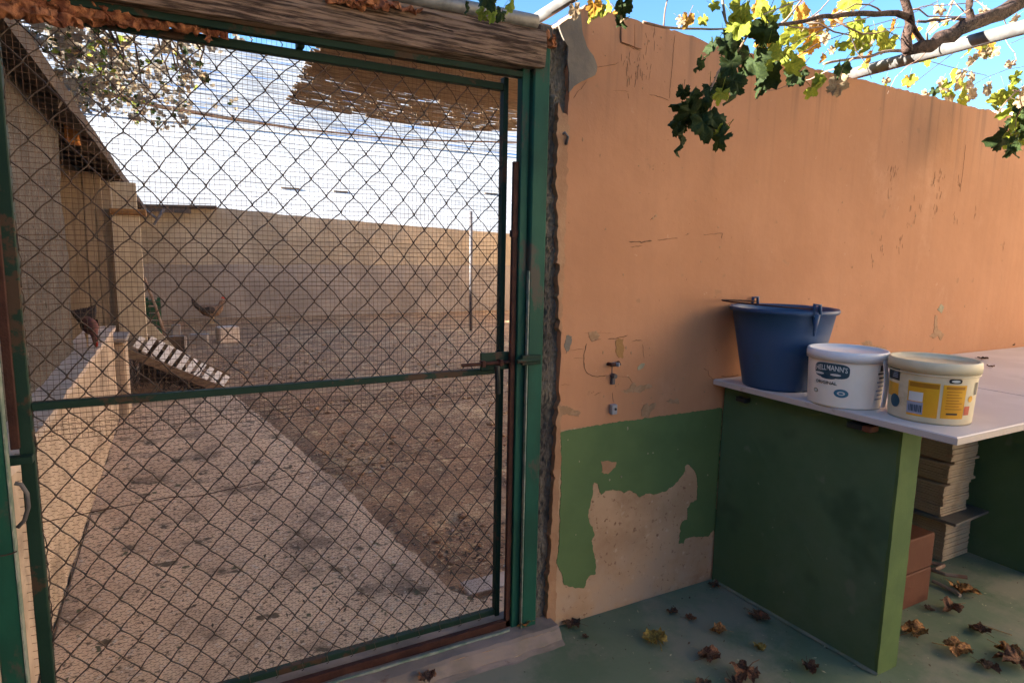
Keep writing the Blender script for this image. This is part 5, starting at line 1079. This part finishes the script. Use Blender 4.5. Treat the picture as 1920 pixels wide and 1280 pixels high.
# ------------------------------------------------------------------ whitewashed roof behind the far wall
rb = thing('white_roof', 'blinding white sunlit sloping roof of wide weathered sheets beyond the far wall', 'roof', (4, 14, 0))
ze = 4.62; rr = random.Random(2); x = -7.0; k = 0
while x < 17:
    wd_ = 1.08; y1_ = 18.2
    bm = B(); grid(bm, x, x + wd_, 6, 0, 1, 14, lambda X, t: (X, 11.9 + t * (y1_ - 11.9), 1.35 + t * (ze - 1.35) + N3(X * 1, t * 3, 5) * .006))
    finish('roof_sheet', bm, M['whiteroof'], rb); x += wd_; k += 1
x = -7.0
while x < 17:
    bm = B(); grid(bm, x, x + 1.5, 6, 0, 1, 14, lambda X, t: (X, 18.16 + t * 9.8, 4.66 + t * 5.0 + N3(X * 1, t * 3, 5) * .01)); finish('weathered_sheet', bm, M['greysheet'], rb); x += 1.5
bm = B(); box(bm, (-7, 12.0, -.1), (17, 18.0, 1.3)); finish('walls', bm, M['cream'], rb)
for px_, s_ in (([(2.592,14.5,3.738)][0], .35), ([(3.791,14.5,3.712)][0], .3), ([(8.241,15,4.171)][0], .35)):
    bm = B(); c_r = Vector(px_); zz = 1.35 + (c_r.y - 11.9) / 6.3 * (ze - 1.35); c_r = Vector((c_r.x * 1.0, c_r.y, c_r.z))
    t_ = (c_r.z - 1.248) ; 
    box(bm, (c_r.x - s_ * .7, c_r.y, zz + .0), (c_r.x + s_ * .5, c_r.y + .12, zz + .045), .01); finish('weight', bm, M['oldplank'], rb)
# ------------------------------------------------------------------ reed shade and vine over the yard
rs = thing('reed_shade', 'brown reed mat hung overhead as shade above the yard', 'reed mat', (2, 3, 2.5))
rr = random.Random(12); bm = B(); y = 1.3; k = 0
while y < 4.15:
    far = max(0, min(1, (y - 2.9) / .4)); x0 = .80 + .045 * (y - 1.5) + rr.uniform(-.03, .03); x1 = 3.3 + rr.uniform(-.05, .05)
    sag = lambda x: -.05 * math.sin((x - .8) / 2.5 * math.pi)
    pts = [(x0 + (x1 - x0) * t / 8, y + N3(t, y * 9, 0) * .006 + .06 * (x0 + (x1 - x0) * t / 8 - .8) - (.25 * max(0, (x0 + (x1 - x0) * t / 8 - 2.6)) if y > 3.6 else 0), 2.5 + sag(x0 + (x1 - x0) * t / 8) + rr.uniform(-.004, .004)) for t in range(9)]
    if far < .5: tube(bm, pts, rr.uniform(.0045, .0065), 5)
    else:
        q0 = 0
        P = [Vector(pts[min(8, int(t / 4))]).lerp(Vector(pts[min(8, int(t / 4) + 1)]), (t % 4) / 4) for t in range(33)]
        for t in range(1, 33):
            if rr.random() < .30 or t == 32:
                if t - q0 >= 2: tube(bm, P[q0:t], rr.uniform(.0045, .0065), 5)
                q0 = t + (rr.random() < .4)
    y += .0098 + far * .0035 * rr.random() * 2
o = finish('reeds', bm, M['reed'], rs); o['kind'] = 'stuff'
bm = B()
for x in (1.0, 1.45, 1.9, 2.35, 2.8, 3.2): tube(bm, [(x, 1.3, 2.512), (x, 2.7, 2.47), (x, 4.15, 2.512)], .0015, 4)
finish('binding_wire', bm, M['wire'], rs)
bm = B(); pz = [(-0.673,4.372,2.5),(-0.456,4.645,2.5),(-0.044,4.996,2.5),(0.538,5.195,2.5),(1.211,5.366,2.5),(2.352,5.323,2.5),(3.639,4.682,2.5)]; tube(bm, pz, [.022, .022, .02, .018, .012, .010, .010], 8)
tag(finish('yard_pole', bm, M['cane'], None, True), 'thin dark pole overhead in the yard, carrying the vine', 'pole')
yv = thing('yard_vine', 'dense vine foliage hanging overhead at the upper left of the yard', 'vine', (0, 3, 2.4))
def ryv(r):
    while 1:
        x = r.uniform(-.62, 1.05); y = .75 + r.random() ** .8 * 4.2; z = 2.42 + r.uniform(-.14, .16)
        d = x * .75 + .06 * (y - 2) + N3(x * 4, y * 2.2, 6) * .75 + N3(x * 11, y * 7, 2) * .35
        if d < -.10 + r.gauss(0, .12): return (x, y, z)
foliage('foliage', 2300, ryv, .03, .07, [(LM[5], 6), (LM[3], 2), (LM[0], 1.5), (LM[4], .5)], yv, 21)
bm = B()
for k in range(16):
    x0, y0 = rr.uniform(-.6, .2), rr.uniform(.8, 2); pts = [(x0 * .8 + t * .03 + rr.uniform(-.05, .05), y0 + t * .4, 2.42 + rr.uniform(-.05, .05)) for t in range(6)]
    tube(bm, pts, .005, 5)
finish('stems', bm, M['bark'], yv)

# ------------------------------------------------------------------ hens
def hen(loc, rz, s, bodym, tailm, pose, lab):
    t = thing('hen', lab, 'hen', tuple(loc), 'hens in the yard'); rot = Matrix.Rotation(rz, 3, 'Z'); L0 = Vector(loc)
    def T(p): return L0 + rot @ (Vector(p) * s)
    if pose == 'stand':
        sp = [(-.20, 0, .26), (-.15, 0, .25), (-.08, 0, .22), (0, 0, .20), (.08, 0, .21), (.13, 0, .25), (.155, 0, .30), (.165, 0, .345), (.185, 0, .365), (.215, 0, .355)]
        rad = [.02, .055, .09, .105, .095, .065, .042, .033, .032, .012]
    else:
        sp = [(-.20, 0, .34), (-.15, 0, .32), (-.08, 0, .28), (0, 0, .25), (.08, 0, .235), (.14, 0, .21), (.18, 0, .15), (.205, 0, .09), (.225, 0, .05), (.24, 0, .02)]
        rad = [.02, .05, .085, .1, .09, .06, .042, .034, .03, .01]
    bm = B(); n = 12; rings = []
    for i, p in enumerate(sp):
        d = Vector(sp[min(i + 1, 9)]) - Vector(sp[max(i - 1, 0)]); d.normalize(); a = Vector((0, 1, 0)); b = d.cross(a)
        rings.append([bm.verts.new(T(Vector(p) + (a * math.cos(2 * math.pi * k / n) * .85 + b * math.sin(2 * math.pi * k / n)) * rad[i])) for k in range(n)])
    for q in range(9):
        for k in range(n): bm.faces.new((rings[q][k], rings[q][(k + 1) % n], rings[q + 1][(k + 1) % n], rings[q + 1][k]))
    bm.faces.new(rings[0][::-1]); bm.faces.new(rings[-1]); finish('body', bm, bodym, t, True)
    bm = B(); tz = sp[0][2]
    for k in range(9):
        a = (k - 4) * .04; tube(bm, [T((-.14, a * .4, tz - .03)), T((-.21, a * .6, tz + .03 + k * .004)), T((-.26, a * .8, tz + .085 + k * .006))], [.03 * s, .028 * s, .014 * s], 6)
    finish('tail', bm, tailm, t, True)
    for sg in (-1, 1):
        bm = B(); mz = sp[3][2]
        r_ = []
        for i, (x, w_) in enumerate(((.07, .01), (.04, .05), (-.02, .062), (-.09, .045), (-.14, .012))):
            r_.append([bm.verts.new(T((x, sg * (.088 - abs(x + .02) * .18), mz + .02 + w_))), bm.verts.new(T((x, sg * (.102 - abs(x + .02) * .2), mz + .02))), bm.verts.new(T((x, sg * (.088 - abs(x + .02) * .18), mz + .02 - w_)))])
        for i in range(4):
            for k in range(2): bm.faces.new((r_[i][k], r_[i][k + 1], r_[i + 1][k + 1], r_[i + 1][k]))
        finish('wing', bm, tailm, t)
        bm = B(); lx = .01 + sg * .02
        tube(bm, [T((lx, sg * .04, .14 + (.03 if pose != 'stand' else 0))), T((lx + .01, sg * .04, .08)), T((lx, sg * .04, .0))], [.022 * s, .008 * s, .006 * s], 6)
        for dx, dy in ((.05, 0), (.04, .025), (.04, -.025), (-.02, 0)): tube(bm, [T((lx, sg * .04, .004)), T((lx + dx, sg * .04 + dy, .002))], .004 * s, 4)
        finish('leg', bm, M['straw'], t)
    bm = B(); hd = Vector(sp[8])
    if pose == 'stand': cpts = [hd + Vector((-.02, 0, .035)), hd + Vector((0, 0, .06)), hd + Vector((.012, 0, .045)), hd + Vector((.03, 0, .03))]
    else: cpts = [hd + Vector((.03, 0, .04)), hd + Vector((.055, 0, .02)), hd + Vector((.04, 0, 0)), hd + Vector((.03, 0, -.02))]
    tube(bm, [T(c) for c in cpts], [.006 * s, .013 * s, .011 * s, .005 * s], 6); finish('comb', bm, M['comb'], t, True)
    bm = B(); e = Vector(sp[9]); dd = (e - hd).normalized(); tube(bm, [T(e - dd * .004), T(e + dd * .025)], [.008 * s, .001 * s], 6); finish('beak', bm, M['straw'], t)
hen(Vector([(0.487,9.6,0.045)][0]) * 1, 0, 1.0, M['feather'], M['featherdark'], 'stand', 'brown speckled hen standing in the yard before the far wall')
hp = Vector([(-0.405,2.253,0.686)][0]); hen(hp + Vector((-.03, .30, .002)), R(-72), .46, M['rustfeather'], M['featherdark'], 'peck', 'rust red hen pecking on the ledge beside the hen house')
